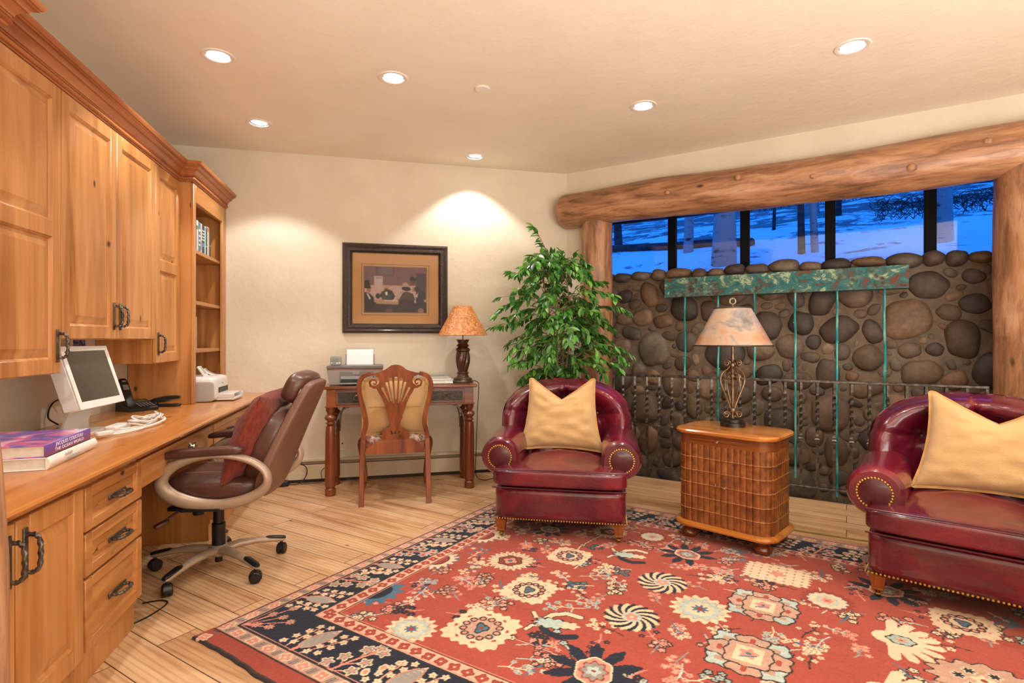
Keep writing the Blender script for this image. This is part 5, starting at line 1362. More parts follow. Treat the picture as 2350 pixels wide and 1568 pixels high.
b = B(); b.push((-.026, -.008, .340), rx=PI / 2); b.lathe([(.001, 0), (.004, 0), (.004, .008), (.009, .011), (.008, .017), (.001, .019)], 14); b.pop(); obj('knob', b, M_CHROME, dl)
b = B(); spines(b, SPW * 5 + .001, TOT - SPW * 5 - .001); b.box(-.004, .0005, .106, .004, .004, .555); b.skin([[(x * .985, .2 + (y - .2) * .97, z) for (x, y) in PER] for z in (.1, .556)]); bd_ = obj('body', b, M_SPN, cb, 50); bands(bd_, SPW * 5 + .001, TOT - SPW * 5 - .001)
for sx in (-1, 1):
    for y in (.055, CABD - .055):
        b = B(); b.lathe([(.001, 0), (.030, 0), (.046, .012), (.050, .026), (.044, .040), (.032, .050), (.034, .056), (.044, .062), (.046, .076), (.001, .076)], 26, (sx * (CABW / 2 - .055), y, 0)); obj('bun_foot', b, M_CFR, cb)

# iron scroll lamp standing on it
lx, ly = -.034, .262
lw = Matrix.Translation(cabL) @ Matrix.Rotation(cabR, 4, 'Z') @ Vector((lx, ly, .6402 * 1.03))
il = thing('table_lamp', 'scrolled iron table lamp with a painted parchment shade on the side cabinet', 'lamp', lw, math.radians(-13))
M_BRZ = plain('bronzed_iron', '#6a5844', '#917a60', .36, .8, 25)
b = B(); b.lathe([(.001, 0), (.073, 0), (.073, .024), (.068, .027), (.060, .028), (.060, .044), (.052, .048), (.001, .048)], 36); obj('base', b, plain('dark_base', '#2e2823', '#443a32', .3, .6, 20), il)
b = B(); b.lathe([(.013, .045), (.016, .06), (.010, .075), (.0085, .30), (.016, .33), (.012, .345), (.018, .36), (.012, .375), (.016, .39), (.010, .395), (.0085, .46), (.0085, .52), (.014, .525), (.016, .57), (.004, .60), (.004, .745)], 16); obj('stem', b, M_BRZ, il)
def spiral(cx, cz, r0, r1, a0, turns, n=26): return [(cx + lerp(r0, r1, i / n) * math.cos(a0 + turns * 2 * PI * i / n), 0, cz + lerp(r0, r1, i / n) * math.sin(a0 + turns * 2 * PI * i / n)) for i in range(n + 1)]
for k in range(4):
    b = B(); b.push(rz=math.radians(6) + k * PI / 2)
    b.tube(bez([(.010, 0, .10), (.030, 0, .155), (.065, 0, .235), (.078, 0, .285), (.066, 0, .325), (.032, 0, .352), (.018, 0, .372)], 9), .0058, 8)
    b.tube(spiral(.038, .388, .022, .006, PI * 1.0, -1.5), .0052, 7); b.tube(spiral(.034, .305, .020, .005, PI * 1.05, 1.5), .0046, 7); b.tube(spiral(.040, .070, .022, .006, PI * 1.0, -1.5), .0050, 7)
    b.tube([(.012, 0, .335), (.02, 0, .32), (.016, 0, .31)], .004, 6); b.pop(); obj('scroll', b, M_BRZ, il)
b = B()
for z in (.100, .308, .376): b.lathe([(.012, z - .009), (.023, z - .009), (.024, z), (.023, z + .009), (.012, z + .009)], 16)
obj('collars', b, M_BRZ, il)
t_ = NT('painted_parchment'); v_ = t_.coord((1, 1, 2.2), False); c_ = t_.ramp(t_.noise(v_, 3.4, 6, .62, .6), [(.34, '#a8744a'), (.44, '#b88d6c'), (.52, '#b59d88'), (.58, '#8f8680'), (.68, '#625c5a')]); t_.l(c_, t_.b.inputs['Base Color']); t_.set(Roughness=.28, Specular_IOR_Level=.6, Coat_Weight=.3, Coat_Roughness=.15); M_PARCH = t_.m
sh = shade(il, .226, .495, .105, .725, M_PARCH)
b = B()
for (r, z) in ((.2265, .495), (.1055, .725)): b.tube([(r * math.cos(a), r * math.sin(a), z) for a in [2 * PI * j / 64 for j in range(64)]], .0042, 6, closed=True)
obj('rim', b, plain('dark_rim', '#3a332c', '#4a423a', .4, .5), sh)
b = B(); b.tube([(-.104, 0, .723), (.104, 0, .723)], .002, 6); b.tube([(0, -.104, .723), (0, .104, .723)], .002, 6); b.lathe([(.001, .722), (.008, .724), (.008, .735), (.004, .739), (.004, .748)], 12)
b.push((0, 0, .766)); b.tube([(.018 * math.cos(a), 0, .018 * math.sin(a)) for a in [i * PI / 12 for i in range(24)]], .0048, 8, closed=True); b.pop(); obj('ring_finial', b, plain('pale_brass', '#a3957c', '#b8aa92', .3, .8), il)

# yellow cord on the boards by the rug
b = B(); b.tube(bez([(2.45, 3.01, .004), (2.52, 2.91, .004), (2.62, 2.81, .004), (2.72, 2.72, .004), (2.82, 2.64, .004), (2.95, 2.55, .004)], 10), .0055, 6); o = obj('lamp_cord', b, plain('gold_cord', '#8a6f2e', '#a08440', .5)); tag(o, 'thin yellowish cord lying on the floorboards behind the rug edge', 'cord')

# ---------------------------------------------------------------- ficus
random.seed(21)
FX, FY = 1.43, 4.27
fc = thing('potted_ficus', 'tall leafy green ficus tree in the corner behind the armchair', 'plant', (FX, FY, 0), 0)
b = B(); b.lathe([(.001, 0), (.13, 0), (.135, .02), (.165, .26), (.175, .27), (.178, .30), (.165, .31), (.155, .30), (.15, .27), (.001, .265)], 36); obj('pot', b, plain('clay_pot', '#6f3d26', '#82492f', .6, 0, 6), fc)
b = B(); rows = [[(r * math.cos(a) , r * math.sin(a), .285 + .01 * noise.noise((r * 30, a, 0))) for a in [2 * PI * j / 30 for j in range(30)]] for r in (.004, .06, .11, .153)]; b.skin(rows, cap=False); obj('soil', b, plain('moss', '#3c2f20', '#52452c', .95, 0, 30, .6, 60), fc)
M_TRK = plain('ficus_bark', '#6e5440', '#8f7256', .85, 0, 12, .4, 60, stretch=(1, 1, .3))
stems = []
for k in range(4):
    a = k * 1.7; pts = bez([(.05 * math.cos(a), .05 * math.sin(a), .27), (.035 * math.cos(a + 1), .035 * math.sin(a + 1), .6), (.05 * math.cos(a + 2), .05 * math.sin(a + 2), .95), (.09 * math.cos(a + 2.4), .07 * math.sin(a + 2.4), 1.3), (.10 * math.cos(a + 2.8) - .05, .06 * math.sin(a + 2.8), 1.7)], 10); stems.append(pts)
    b = B(); b.tube(pts, lambda s_: .017 - .011 * s_, 8); obj('trunk', b, M_TRK, fc)
def env(z):
    P_ = [(.80, .26), (.95, .38), (1.1, .47), (1.2, .46), (1.35, .42), (1.5, .43), (1.62, .36), (1.75, .28), (1.85, .20), (1.98, .12), (2.1, .06)]
    for i in range(len(P_) - 1):
        if P_[i][0] <= z <= P_[i + 1][0]: return lerp(P_[i][1], P_[i + 1][1], (z - P_[i][0]) / (P_[i + 1][0] - P_[i][0]))
    return .06
LV, LF, LC = [], [], []
GR = [hx(h) for h in ('#3d7030', '#508c38', '#66a544', '#346328', '#82b855', '#478238')]
def inside(p):
    X, Y_ = FX + p.x, FY + p.y
    if Y_ > CY - .04: return False
    return (X - CX) * R2 + (Y_ - CY) * R2 < -.04 and math.hypot(X - dg(.345, -.05)[0], Y_ - dg(.345, -.05)[1]) > .17
def leaf(p, d, L, W_):
    d = d.normalized(); s_ = d.cross(Vector((0, 0, 1)));
    if s_.length < .05: s_ = Vector((1, 0, 0))
    s_ = s_.normalized(); s_ = (Matrix.Rotation(random.uniform(-.9, .9), 3, d) @ s_).normalized(); n_ = s_.cross(d)
    o = len(LV); c = random.choice(GR); j = random.uniform(.8, 1.2); c = tuple(q * j for q in c)
    for (l, w_, h) in ((0, 0, 0), (.3, -.9, .10), (.3, 0, -.02), (.3, .9, .10), (.65, -.8, .06), (.65, 0, -.06), (.65, .8, .06), (1, 0, -.16)):
        LV.append(p + d * (L * l) + s_ * (W_ * w_ / 2) + n_ * (L * h * .6)); LC.append(c)
    LF.extend([(o, o + 2, o + 1, o + 1), (o, o + 3, o + 2, o + 2), (o + 1, o + 2, o + 5, o + 4), (o + 2, o + 3, o + 6, o + 5), (o + 4, o + 5, o + 7, o + 7), (o + 5, o + 6, o + 7, o + 7)])
bt = B()
for i in range(128):
    z0 = lerp(.80, 1.92, (i + .5) / 128) + random.uniform(-.04, .04)
    a = i * 2.399 + random.uniform(-.3, .3); E_ = env(z0) * random.uniform(.55, 1.12)
    if z0 < .98: E_ *= .72
    st_p = min(stems[i % 4], key=lambda q: abs(q.z - min(z0 - .05, 1.68))); st_p = Vector(st_p)
    out = Vector((math.cos(a) * 1.05, math.sin(a) * .8, 0)); up_ = random.uniform(.06, .16) if z0 < 1.6 else random.uniform(.12, .25)
    p1 = st_p + out * (E_ * .45) + Vector((0, 0, up_ * .9)); p2 = st_p + out * E_ * .85 + Vector((0, 0, up_ * .6)); p3 = st_p + out * E_ * 1.08 + Vector((0, 0, up_ * .7 - random.uniform(.02, .14)))
    pts = [p for p in bez([st_p, p1, p2, p3], 7)]
    while pts and not inside(pts[-1]): pts.pop()
    if len(pts) < 4: continue
    bt.tube(pts, lambda s_: .0035 - .0024 * s_, 5)
    for k in range(5, len(pts)):
        for rep in range(1 if k < 9 or random.random() < .45 else 2):
            tn = (pts[k] - pts[k - 1]).normalized(); side_ = tn.cross(Vector((0, 0, 1))) * (1 if (k + rep) % 2 else -1)
            d = tn * random.uniform(.3, .9) + side_ * random.uniform(.3, 1.1) + Vector((random.uniform(-.3, .3), random.uniform(-.3, .3), -random.uniform(-.15, 1.0)))
            p = pts[k] + Vector((random.uniform(-.012, .012), random.uniform(-.012, .012), random.uniform(-.01, .01)))
            L = random.uniform(.055, .095)
            if inside(p + d.normalized() * L): leaf(p, d, L, L * random.uniform(.40, .52))
# the spray at the top and two long side shoots
for (P_, n_) in (([(-.06, 0, 1.66), (-.10, -.02, 1.85), (-.17, -.03, 2.0), (-.25, -.03, 2.13)], 26), ([(.0, 0, 1.62), (.02, -.03, 1.80), (-.02, -.06, 1.92)], 18), ([(-.02, 0, 1.45), (-.25, -.05, 1.54), (-.42, -.08, 1.545), (-.56, -.10, 1.53)], 5), ([(.05, 0, 1.35), (.25, -.12, 1.46), (.40, -.20, 1.47), (.50, -.26, 1.42)], 24), ([(.05, 0, 1.05), (.28, -.12, 1.14), (.42, -.20, 1.14), (.52, -.26, 1.07)], 24), ([(0, 0, .85), (-.18, -.1, .93), (-.26, -.12, .90), (-.32, -.14, .82)], 14)):
    pts = bez(P_, 10); bt.tube(pts, lambda s_: .004 - .0026 * s_, 5)
    for k in range(n_):
        q = .35 + .65 * (k + .5) / n_ if n_ > 6 else .93 + .07 * k / n_; i0 = min(len(pts) - 2, int(q * (len(pts) - 1))); tn = (pts[i0 + 1] - pts[i0]).normalized()
        d = tn * .6 + tn.cross(Vector((0, 0, 1))) * random.uniform(.2, .8) * (1 if k % 2 else -1) + Vector((0, 0, -random.uniform(.1, .8))); L = random.uniform(.06, .09); leaf(pts[i0], d, L, L * .4)
obj('branches', bt, M_TRK, fc)
bml = B(); vsL = [bml.bm.verts.new(p) for p in LV]
for f in LF:
    u = list(dict.fromkeys(f)); bml.f([vsL[i] for i in u])
me = bpy.data.meshes.new('foliage'); bml.bm.to_mesh(me); bml.bm.free(); me.shade_smooth()
at_ = me.color_attributes.new('Col', 'FLOAT_COLOR', 'POINT'); cc = np.ones((len(LV), 4), np.float32); cc[:, :3] = np.array(LC); at_.data.foreach_set('color', cc.ravel())
t_ = NT('ficus_leaf'); a_ = t_.n('ShaderNodeAttribute', attribute_name='Col'); t_.l(a_.outputs['Color'], t_.b.inputs['Base Color']); t_.set(Roughness=.33, Specular_IOR_Level=.5)
tl2 = t_.n('ShaderNodeBsdfTranslucent'); t_.l(a_.outputs['Color'], tl2.inputs[0]); ms_ = t_.n('ShaderNodeMixShader'); ms_.inputs[0].default_value = .25; t_.l(t_.b.outputs[0], ms_.inputs[1]); t_.l(tl2.outputs[0], ms_.inputs[2]); t_.l(ms_.outputs[0], t_.out.inputs[0])
me.materials.append(t_.m); fo = bpy.data.objects.new('foliage', me); COL.objects.link(fo); fo.parent = fc
# ---------------------------------------------------------------- oriental rug: knots coloured one by one on a fine grid
RW, RL, CELL = 3.75, 2.60, .0040
NX, NY = int(RW / CELL) + 1, int(RL / CELL) + 1
A_, Bb = np.meshgrid(np.arange(NX) * CELL, np.arange(NY) * CELL)
RED, NAVY, CREAM, PINK, LBLUE, RUST, TEAL, TAN, GREYB, DKB = [np.array(hx(h)) for h in ('#9f4334', '#131c2c', '#d8bd9b', '#cc8570', '#a9b6ac', '#8c3426', '#41667a', '#b8907a', '#8c847a', '#2b2320')]
img = np.zeros((NY, NX, 3)); img[:] = RED
rs = random.Random(42)
class Lay:
    off = (0, 0, 0)
def win(a0, a1, b0, b1):
    i0, i1 = max(0, int(b0 / CELL)), min(NY, int(b1 / CELL) + 2); j0, j1 = max(0, int(a0 / CELL)), min(NX, int(a1 / CELL) + 2)
    return (slice(i0, i1), slice(j0, j1)) if i1 > i0 and j1 > j0 else None
def put(w_, m, c):
    if w_ is not None: img[w_][m] = c
def blob(a, b, ra, rb, c, rot=0, pet=0, amp=0, ph=0, line=None, sq=2.0):
    R = max(ra, rb) * (1 + amp) + .012; w_ = win(a - R, a + R, b - R, b + R)
    if w_ is None: return
    x, y = A_[w_] - a, Bb[w_] - b; X = x * math.cos(rot) + y * math.sin(rot); Y = -x * math.sin(rot) + y * math.cos(rot)
    q = (np.abs(X / ra) ** sq + np.abs(Y / rb) ** sq) ** (1 / sq); th = np.arctan2(Y / rb, X / ra); lim = 1 + (amp * np.cos(pet * th + ph) if pet else 0)
    if line is not None: put(w_, q < lim + .007 / min(ra, rb), line)
    put(w_, q < lim, c)
def seg(p, q, wd, c):
    (a0, b0), (a1, b1) = p, q; w_ = win(min(a0, a1) - wd, max(a0, a1) + wd, min(b0, b1) - wd, max(b0, b1) + wd)
    if w_ is None: return
    x, y = A_[w_] - a0, Bb[w_] - b0; dx, dy = a1 - a0, b1 - b0; L2 = dx * dx + dy * dy + 1e-12
    t = np.clip((x * dx + y * dy) / L2, 0, 1); put(w_, (x - t * dx) ** 2 + (y - t * dy) ** 2 < (wd / 2) ** 2, c)
def pline(pts, wd, c):
    for i in range(len(pts) - 1): seg(pts[i], pts[i + 1], wd, c)
def rect(a0, b0, a1, b1, c):
    w_ = win(a0, a1, b0, b1)
    if w_ is not None: put(w_, (A_[w_] >= a0) & (A_[w_] < a1) & (Bb[w_] >= b0) & (Bb[w_] < b1), c)
def flower(a, b, r, c, cc=RUST, line=None, pet=5): blob(a, b, r, r, c, rs.uniform(0, 6), pet, .22, 0, line); blob(a, b, r * .3, r * .3, cc)
def star(a, b, r, c, n=8, line=None, rot=0, inner=None):
    blob(a, b, r * .78, r * .78, c, rot, n, .30, 0, line)
    if inner is not None: blob(a, b, r * .38, r * .38, inner)
def sprig(a, b, ang, L, stem, leaf, n=4, depth=2, fr=.016, line=None, wd=.007):
    """a small branching spray with blossoms on its tips"""
    p = (a, b)
    for k in range(n):
        an = ang + rs.uniform(-.25, .25); q = (p[0] + L / n * math.cos(an), p[1] + L / n * math.sin(an)); seg(p, q, wd, stem)
        for s_ in (-1, 1):
            an2 = an + s_ * rs.uniform(.7, 1.1); l2 = L * rs.uniform(.22, .36) * (1 - .4 * k / n); r_ = (q[0] + l2 * math.cos(an2), q[1] + l2 * math.sin(an2)); seg(q, r_, wd * .75, stem)
            flower(r_[0], r_[1], fr * rs.uniform(.85, 1.1), leaf, RED if leaf is not PINK else CREAM, line)
        p = q
    flower(p[0], p[1], fr * 1.1, leaf, RED, line)
# --- main field spans
FA0, FA1, FB0, FB1 = .34, RW - .34, .445, RL - .36
def sq_med(a, b, s_, c=CREAM, inn=LBLUE, cen=None):
    blob(a, b, s_, s_, c, PI / 4 * 0, 20, .05, 0, None, 5); blob(a, b, s_ * .62, s_ * .62, inn, 0, 12, .06, 0, TAN); blob(a, b, s_ * .50, s_ * .50, CREAM * .95 if cen is None else cen, 0, 8, .08, 0, GREYB)
    for k in range(12): an = 2 * PI * k / 12; blob(a + s_ * .56 * math.cos(an), b + s_ * .56 * math.sin(an), .010, .010, PINK, 0, 0, 0, 0, DKB)
    for k in range(8): an = 2 * PI * k / 8 + .3; blob(a + s_ * .82 * math.cos(an), b + s_ * .82 * math.sin(an), s_ * .09, s_ * .05, RED if cen is not None else PINK, an + 1.5)
    blob(a, b, s_ * .16, s_ * .22, TEAL, .4, 3, .3, 0, DKB); blob(a, b, s_ * .07, s_ * .07, RUST)
def sunburst(a, b, r):
    blob(a, b, r, r, CREAM, 0, 22, .10); blob(a, b, r, r * .0 + r, CREAM, 0, 22, .10)
    for k in range(22): an = 2 * PI * k / 22; seg((a + r * .55 * math.cos(an), b + r * .55 * math.sin(an)), (a + r * .95 * math.cos(an), b + r * .95 * math.sin(an)), .004, TAN * .6)
    blob(a, b, r * .52, r * .52, RUST, 0, 6, .08, 0, DKB); blob(a, b, r * .3, r * .3, PINK, 0, 4, .2, 0, DKB); blob(a, b, r * .12, r * .12, TEAL)
def pinwheel(a, b, r):
    R = r * 1.1; w_ = win(a - R, a + R, b - R, b + R)
    if w_ is None: return
    x, y = A_[w_] - a, Bb[w_] - b; q = np.hypot(x, y); th = np.arctan2(y, x) + q / r * 1.1
    m = q < r * (1 + .05 * np.cos(24 * np.arctan2(y, x))); put(w_, m, NAVY); put(w_, m & (np.cos(12 * th) > -.15), CREAM * np.array([1, .95, .9])); put(w_, q < r * .36, LBLUE); flower(a, b, r * .24, PINK, CREAM)
def castle(a, b, s_):
    for (i, j) in ((-1, -1), (1, -1), (-1, 1), (1, 1), (0, -1.15), (0, 1.15), (-1.15, 0), (1.15, 0)):
        blob(a + i * s_ * .58, b + j * s_ * .58, s_ * .44, s_ * .40, LBLUE if (i * j) else TAN, 0, 6, .10, rs.uniform(0, 6), DKB, 3.5)
    for (i, j) in ((-1, -1), (1, -1), (-1, 1), (1, 1)): rect(a + i * s_ * .66 - s_ * .14, b + j * s_ * .6 - s_ * .12, a + i * s_ * .66 + s_ * .14, b + j * s_ * .6 + s_ * .12, TAN * .9)
    blob(a, b, s_ * .62, s_ * .62, TAN, 0, 8, .06, 0, DKB, 4)
    for (i, j) in ((-1.6, 0), (1.6, 0), (0, 1.6), (0, -1.6)): blob(a + i * s_ * .5, b + j * s_ * .5, s_ * .09, s_ * .16, RED)
    rect(a - s_ * .38, b - s_ * .42, a + s_ * .38, b + s_ * .42, CREAM); flower(a, b + s_ * .05, s_ * .24, PINK, TEAL); seg((a - s_ * .2, b - s_ * .2), (a + s_ * .2, b + .0), .008, TEAL)
def navy_palm(a, b, r, ang=PI / 2):
    for k in range(9):
        an = ang + (k - 4) * .62; p = (a + r * math.cos(an), b + r * math.sin(an)); seg((a, b), p, r * .34, NAVY); blob(p[0], p[1], r * .24, r * .16, NAVY, an, 3, .3)
    blob(a, b, r * .55, r * .45, PINK, ang, 6, .06, 0, CREAM); blob(a, b, r * .36, r * .3, GREYB, ang, 8, .15, 0, RUST); flower(a, b, r * .18, LBLUE, RUST)
def cream_palm(a, b, r, ang=0):
    for k in range(9):
        an = ang + (k - 4) * .38; p = (a + r * 1.15 * math.cos(an), b + r * 1.15 * math.sin(an)); seg((a, b), p, r * .30, CREAM); blob(p[0], p[1], r * .2, r * .1, CREAM, an)
    blob(a, b, r * .5, r * .42, CREAM, ang); blob(a + r * .25 * math.cos(ang), b + r * .25 * math.sin(ang), r * .32, r * .26, LBLUE * .85, ang, 6, .1, 0, DKB); flower(a + r * .25 * math.cos(ang), b + r * .25 * math.sin(ang), r * .14, TAN, RUST)
def birds(a, b, r, ang=0):
    c_, s_ = math.cos(ang), math.sin(ang)
    def T(x, y): return (a + (x * c_ - y * s_) * r, b + (x * s_ + y * c_) * r)
    for sg_ in (-1, 1):
        P_ = [T(-.3, sg_ * .2), T(-.1, sg_ * .55), T(.35, sg_ * .75), T(.8, sg_ * .6)]; pline(P_, r * .30, DKB); pline(P_, r * .22, NAVY if sg_ < 0 else CREAM)
        P_ = [T(-.2, sg_ * .15), T(-.6, sg_ * .25), T(-.75, sg_ * .55)]; pline(P_, r * .20, DKB); pline(P_, r * .13, CREAM)
    blob(a, b, r * .55, r * .28, LBLUE, ang, 10, .14, 0, DKB); blob(*T(.55, 0), r * .3, r * .2, CREAM, ang, 6, .2)
def ring_fl(a, b, r): blob(a, b, r * 1.25, r * 1.25, RUST, 0, 18, .08); blob(a, b, r * .85, r * .85, CREAM, 0, 14, .06, 0, LBLUE); blob(a, b, r * .55, r * .55, LBLUE * .95, 0, 10, .1); flower(a, b, r * .32, PINK, RED, CREAM, 8)
def big_fl(a, b, r): blob(a, b, r, r, CREAM, 0, 16, .10); blob(a, b, r * .72, r * .72, LBLUE, 0, 12, .12, 0, TAN); blob(a, b, r * .5, r * .5, CREAM, 0, 10, .1); star(a, b, r * .32, TEAL, 8, None, 0, RUST)
def dot_sq(a, b, s_):
    blob(a, b, s_ * 1.15, s_ * .85, CREAM, 0, 26, .05, 0, None, 6)
    for i in range(-3, 4):
        for j in range(-2, 3): blob(a + i * s_ * .3, b + j * s_ * .3, .006, .008, TAN * .7)
    flower(a, b, s_ * .25, PINK, TAN)
def brown_palm(a, b, r):
    blob(a, b, r * 1.1, r * .8, TAN, .2, 14, .10, 0, DKB)
    for k in range(6): an = k * PI / 3; star(a + r * .5 * math.cos(an), b + r * .4 * math.sin(an), r * .14, NAVY, 6, CREAM)
    flower(a, b, r * .22, CREAM, RUST)
keep = []
def M(fn, a, b, r, *k): keep.append((fn, a, b, r, k))
M(sunburst, .67, 1.32, .115); M(sq_med, .91, 1.55, .105); M(sq_med, .93, 1.08, .115); M(sq_med, .94, .68, .135, CREAM, CREAM, TAN); M(pinwheel, 1.44, 1.50, .115); M(pinwheel, 1.43, 1.10, .115)
M(big_fl, 1.66, 1.33, .12); M(castle, 1.89, 1.51, .125); M(castle, 1.90, 1.07, .13); M(ring_fl, 2.13, 1.72, .085); M(navy_palm, 1.45, .66, .14, 1.9); M(navy_palm, 1.45, 1.92, .12, 2.6); M(dot_sq, 1.90, 1.91, .13)
M(cream_palm, 2.36, 1.50, .13, 0); M(cream_palm, 2.33, 1.08, .13, -.2); M(birds, 1.17, .87, .13, .3); M(birds, 1.17, 1.73, .12, .2); M(brown_palm, 2.62, 1.34, .14); M(navy_palm, 2.36, 1.98, .12, .5); M(big_fl, .70, .52, .10)
M(navy_palm, .62, 1.86, .10, 0); M(sunburst, .95, 2.02, .10); M(ring_fl, 1.20, 2.08, .07); M(sq_med, 2.62, 1.80, .11); M(castle, 2.9, 1.0, .13); M(pinwheel, 2.9, 1.5, .12); M(big_fl, 3.15, 1.3, .12); M(sunburst, 3.15, .8, .12); M(birds, 1.9, .66, .12, -.4); M(cream_palm, 2.6, .75, .12, .3); M(big_fl, 3.1, 1.9, .11); M(ring_fl, 2.2, .72, .08)
# vines and sprays first, medallions on top
tr_ = 0; spots = []
for k in range(3500):
    a, b = rs.uniform(FA0 + .05, FA1 - .05), rs.uniform(FB0 + .05, FB1 - .05)
    if any(math.hypot(a - q[1], b - q[2]) < q[3] + .045 for q in keep): continue
    if any(math.hypot(a - x, b - y) < .082 for (x, y) in spots): continue
    spots.append((a, b)); kind = rs.random()
    st_c, lf = rs.choice(((LBLUE, CREAM), (CREAM, LBLUE * .8), (GREYB, PINK), (PINK, NAVY), (CREAM, TEAL), (LBLUE, PINK * 1.1), (TEAL, CREAM), (DKB, CREAM)))
    sprig(a, b, rs.uniform(0, 2 * PI), rs.uniform(.09, .15), st_c, lf, 3, 2, rs.uniform(.010, .015), DKB if rs.random() < .3 else None, .006)
for k in range(60):
    q1, q2 = rs.choice(keep), rs.choice(keep); d = math.hypot(q1[1] - q2[1], q1[2] - q2[2])
    if .15 < d < .55:
        mx_, my_ = (q1[1] + q2[1]) / 2 + rs.uniform(-.05, .05), (q1[2] + q2[2]) / 2 + rs.uniform(-.05, .05); P_ = [(p.x, p.y) for p in bez([(q1[1], q1[2], 0), (mx_, my_, 0), (q2[1], q2[2], 0)], 8)]
        pline(P_, .014, DKB); pline(P_, .008, rs.choice((LBLUE, CREAM, PINK)))
        for i in range(3, len(P_) - 2, 4): flower(P_[i][0], P_[i][1], .013, rs.choice((CREAM, PINK, LBLUE)), DKB, DKB)
for (fn, a, b, r, k) in keep: fn(a, b, r, *k)
# half palmettes along the left side of the field
for (b, kind) in ((1.12, 0), (.68, 1), (1.55, 0), (1.98, 1)):
    if kind == 0: blob(FA0, b, .085, .11, CREAM, 0, 16, .14, 0, TEAL); blob(FA0, b, .045, .06, RUST, 0, 0, 0, 0, DKB)
    else: blob(FA0, b, .10, .12, TEAL, 0, 12, .16); blob(FA0, b, .06, .075, NAVY)
# --- borders (left, near, far; the right side is out of the picture but finished the same way)
def border(bounds, per):
    pass
def trees(length, pos, flip, depth):
    """place cypress and flowering trees along a border; pos(s, h) -> (a, b)"""
    n = max(1, int(length / .44))
    for k in range(n):
        s0 = length * (k + .35) / n
        # cypress
        def Q(s_, h): return pos(s_ + h * .28, h)
        h1, h2 = depth * .28, depth * .92
        pline([Q(s0, 0), Q(s0, h1)], .016, PINK)
        for i in range(16):
            h = lerp(h1, h2, i / 15); wd = depth * .16 * math.sin(PI * min(.97, .2 + .8 * i / 15)) + .004; p = Q(s0, h); blob(p[0], p[1], wd, wd, PINK * .9)
        for i in range(16):
            h = lerp(h1, h2, i / 15); wd = (depth * .16 * math.sin(PI * min(.97, .2 + .8 * i / 15)) + .004) * .8; p = Q(s0, h); blob(p[0], p[1], wd, wd, GREYB * 1.15)
            if i % 2: pline([Q(s0 - wd * .6, h - .006), Q(s0, h + .006), Q(s0 + wd * .6, h - .006)], .004, CREAM)
        # cream blossoms either side
        for sg_ in (-1, 1):
            base = s0 + sg_ * .072; pline([Q(base - sg_ * .03, depth * .08), Q(base, depth * .5), Q(base + sg_ * .01, depth * .85)], .007, PINK)
            for h in (.20, .43, .66, .87):
                for e in (-1, 1): p = Q(base + e * .020, depth * h + e * .008); flower(p[0], p[1], .0145, CREAM, TAN)
        # star flower tree
        s1 = s0 + length / n * .5; pline([Q(s1, .0), Q(s1, depth * .4), Q(s1 + .01, depth * .8)], .011, PINK)
        for (e, h) in ((-.045, .42), (.048, .48), (-.030, .78), (.035, .85), (0, .95), (.06, .2), (-.06, .16)):
            p0, p = Q(s1, depth * max(0, h - .22)), Q(s1 + e, depth * h); seg(p0, p, .007, PINK)
            star(p[0], p[1], .024, PINK if (k % 2) else GREYB, 5, LBLUE if (k % 2) else CREAM, rs.uniform(0, 6), RUST if k % 2 else PINK)
        for q in range(3): p = Q(s1 + .10 + .02 * q, depth * (.3 + .25 * q)); blob(p[0], p[1], .009, .013, PINK, rs.uniform(0, 6), 0, 0, 0, CREAM)
def guard(length, pos, wd, bg, step=.052, alt=True):
    n = int(length / step)
    for i in range(n):
        s_ = (i + .5) * step; p = pos(s_, wd / 2); fr_ = wd * (.32 if alt else .24)
        if alt and i % 2:
            for e in (-.010, 0, .010): q0, q1 = pos(s_ + e - .004, wd * .25), pos(s_ + e + .004, wd * .75); seg(q0, q1, .005, TEAL if e else DKB)
        else: flower(p[0], p[1], fr_, RED if not alt else PINK * 1.05, CREAM, CREAM if alt else RUST, 4)
def frame(i0, i1, c, sides='lnf'):
    """band between inset i0 and i1 on each side; insets are (left, near, far)"""
    rect(i0[0], i0[1], RW - i0[0], i1[1], c); rect(i0[0], RL - i1[2], RW - i0[0], RL - i0[2], c); rect(i0[0], i0[1], i1[0], RL - i0[2], c); rect(RW - i1[0], i0[1], RW - i0[0], RL - i0[2], c)
Z_ = (0, 0, 0); SEL = (.014, .085, .03); G1 = (.075, .15, .10); NV = (.27, .375, .30); G2 = (.34, .445, .36)
frame(Z_, SEL, PINK * .95); rect(0, 0, RW, SEL[1], RED * .95); rect(0, 0, RW, .014, DKB * 1.6)
frame(SEL, G1, TAN * 1.05); frame(G1, NV, NAVY); frame(NV, G2, np.array(hx('#d6a58c')))
d_ = NV[0] - G1[0]; trees(RL - .4, lambda s_, h: (G1[0] + h * .96, .30 + s_), 0, d_)
trees(RW - .5, lambda s_, h: (.25 + s_, G1[1] + h * .96), 0, NV[1] - G1[1]); trees(RW - .5, lambda s_, h: (.25 + s_, RL - NV[2] + h * .96), 0, NV[2] - G1[2]); trees(RL - .5, lambda s_, h: (RW - NV[0] + h * .96, .3 + s_), 0, d_)
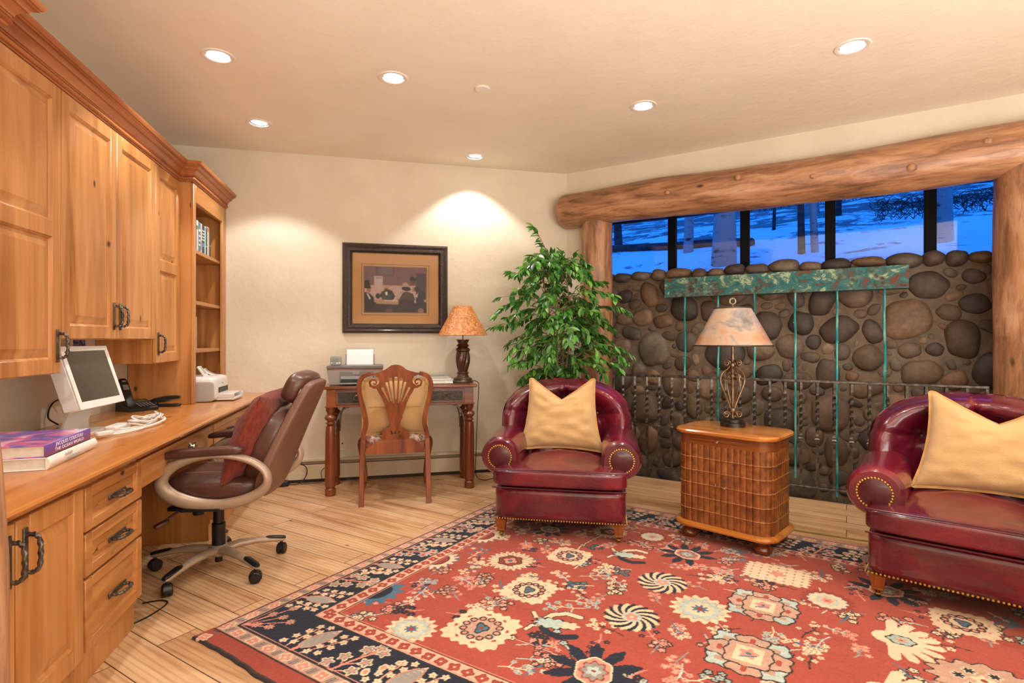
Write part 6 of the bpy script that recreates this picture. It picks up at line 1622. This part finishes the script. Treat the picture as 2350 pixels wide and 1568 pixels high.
# corner tree
for (e, h) in ((.05, .03), (.11, .05), (.03, .12), (.09, .13), (.15, .12), (.06, .20)): seg((.085, .165), (.085 + e, .165 + h), .006, PINK); star(.085 + e, .165 + h, .023, PINK, 8, None, 0, GREYB)
guard(RL, lambda s_, h: (SEL[0] + h, s_), .061, 0); guard(RW, lambda s_, h: (s_, SEL[1] + h), .065, 0); guard(RW, lambda s_, h: (s_, RL - G1[2] + h), .07, 0)
guard(RL - .7, lambda s_, h: (NV[0] + h, .40 + s_), .07, 0, .062, False); guard(RW - .6, lambda s_, h: (.30 + s_, NV[1] + h), .07, 0, .062, False); guard(RW - .6, lambda s_, h: (.30 + s_, RL - G2[2] + h), .06, 0, .062, False)
def outline_rect(i, c, wd=.006):
    rect(i[0], i[1] - wd / 2, RW - i[0], i[1] + wd / 2, c); rect(i[0], RL - i[2] - wd / 2, RW - i[0], RL - i[2] + wd / 2, c); rect(i[0] - wd / 2, i[1], i[0] + wd / 2, RL - i[2], c); rect(RW - i[0] - wd / 2, i[1], RW - i[0] + wd / 2, RL - i[2], c)
for i_ in (SEL, G1, NV, G2): outline_rect(i_, DKB)
for i_ in (SEL, G1, NV, G2): outline_rect(tuple(q + .009 for q in i_), PINK * .9, .004)
# uneven dye (abrash) and knot to knot variation
rng = np.random.default_rng(5)
ab = np.repeat(np.convolve(rng.normal(0, 1, NY + 20), np.ones(21) / 21, 'valid')[:NY, None], NX, 1) * .35
kn = rng.normal(0, .07, (NY, NX)); img = np.clip(img * (1 + ab * .5 + kn)[..., None], 0, 1)
edge = .006 * np.array([noise.noise((j * .012, 0, 0)) + .5 * noise.noise((j * .05, 3, 0)) for j in range(NX)])
zz = np.full((NY, NX), ZR) + rng.normal(0, .0004, (NY, NX)); zz[0, :] = zz[-1, :] = .001; zz[:, 0] = zz[:, -1] = .001
bb = Bb.copy(); taper = np.clip(1 - Bb / .1, 0, 1); bb = bb + taper * (edge[None] * 2.2)
aa = A_ + np.clip(1 - A_ / .06, 0, 1) * .004 * np.array([noise.noise((0, j * .02, 4)) for j in range(NY)])[:, None]
vv = np.stack([aa, bb, zz], -1).reshape(-1, 3)
ii = (np.arange(NY - 1)[:, None] * NX + np.arange(NX - 1)[None]).ravel(); ff = np.stack([ii, ii + 1, ii + NX + 1, ii + NX], 1)
rg = npmesh('oriental_rug', vv, ff, img.reshape(-1, 3), attr_mat('rug_wool', .95, 500, .25, .003, .12, sheen=.15, spec=.2, nscale=60, dark=(.86, .86, .86, 1)))
rg.location = (-.745, 2.415, .0005); rg.rotation_euler = (0, 0, math.radians(-46.0))
tag(rg, 'red and navy oriental rug with floral medallions under the armchairs', 'rug')
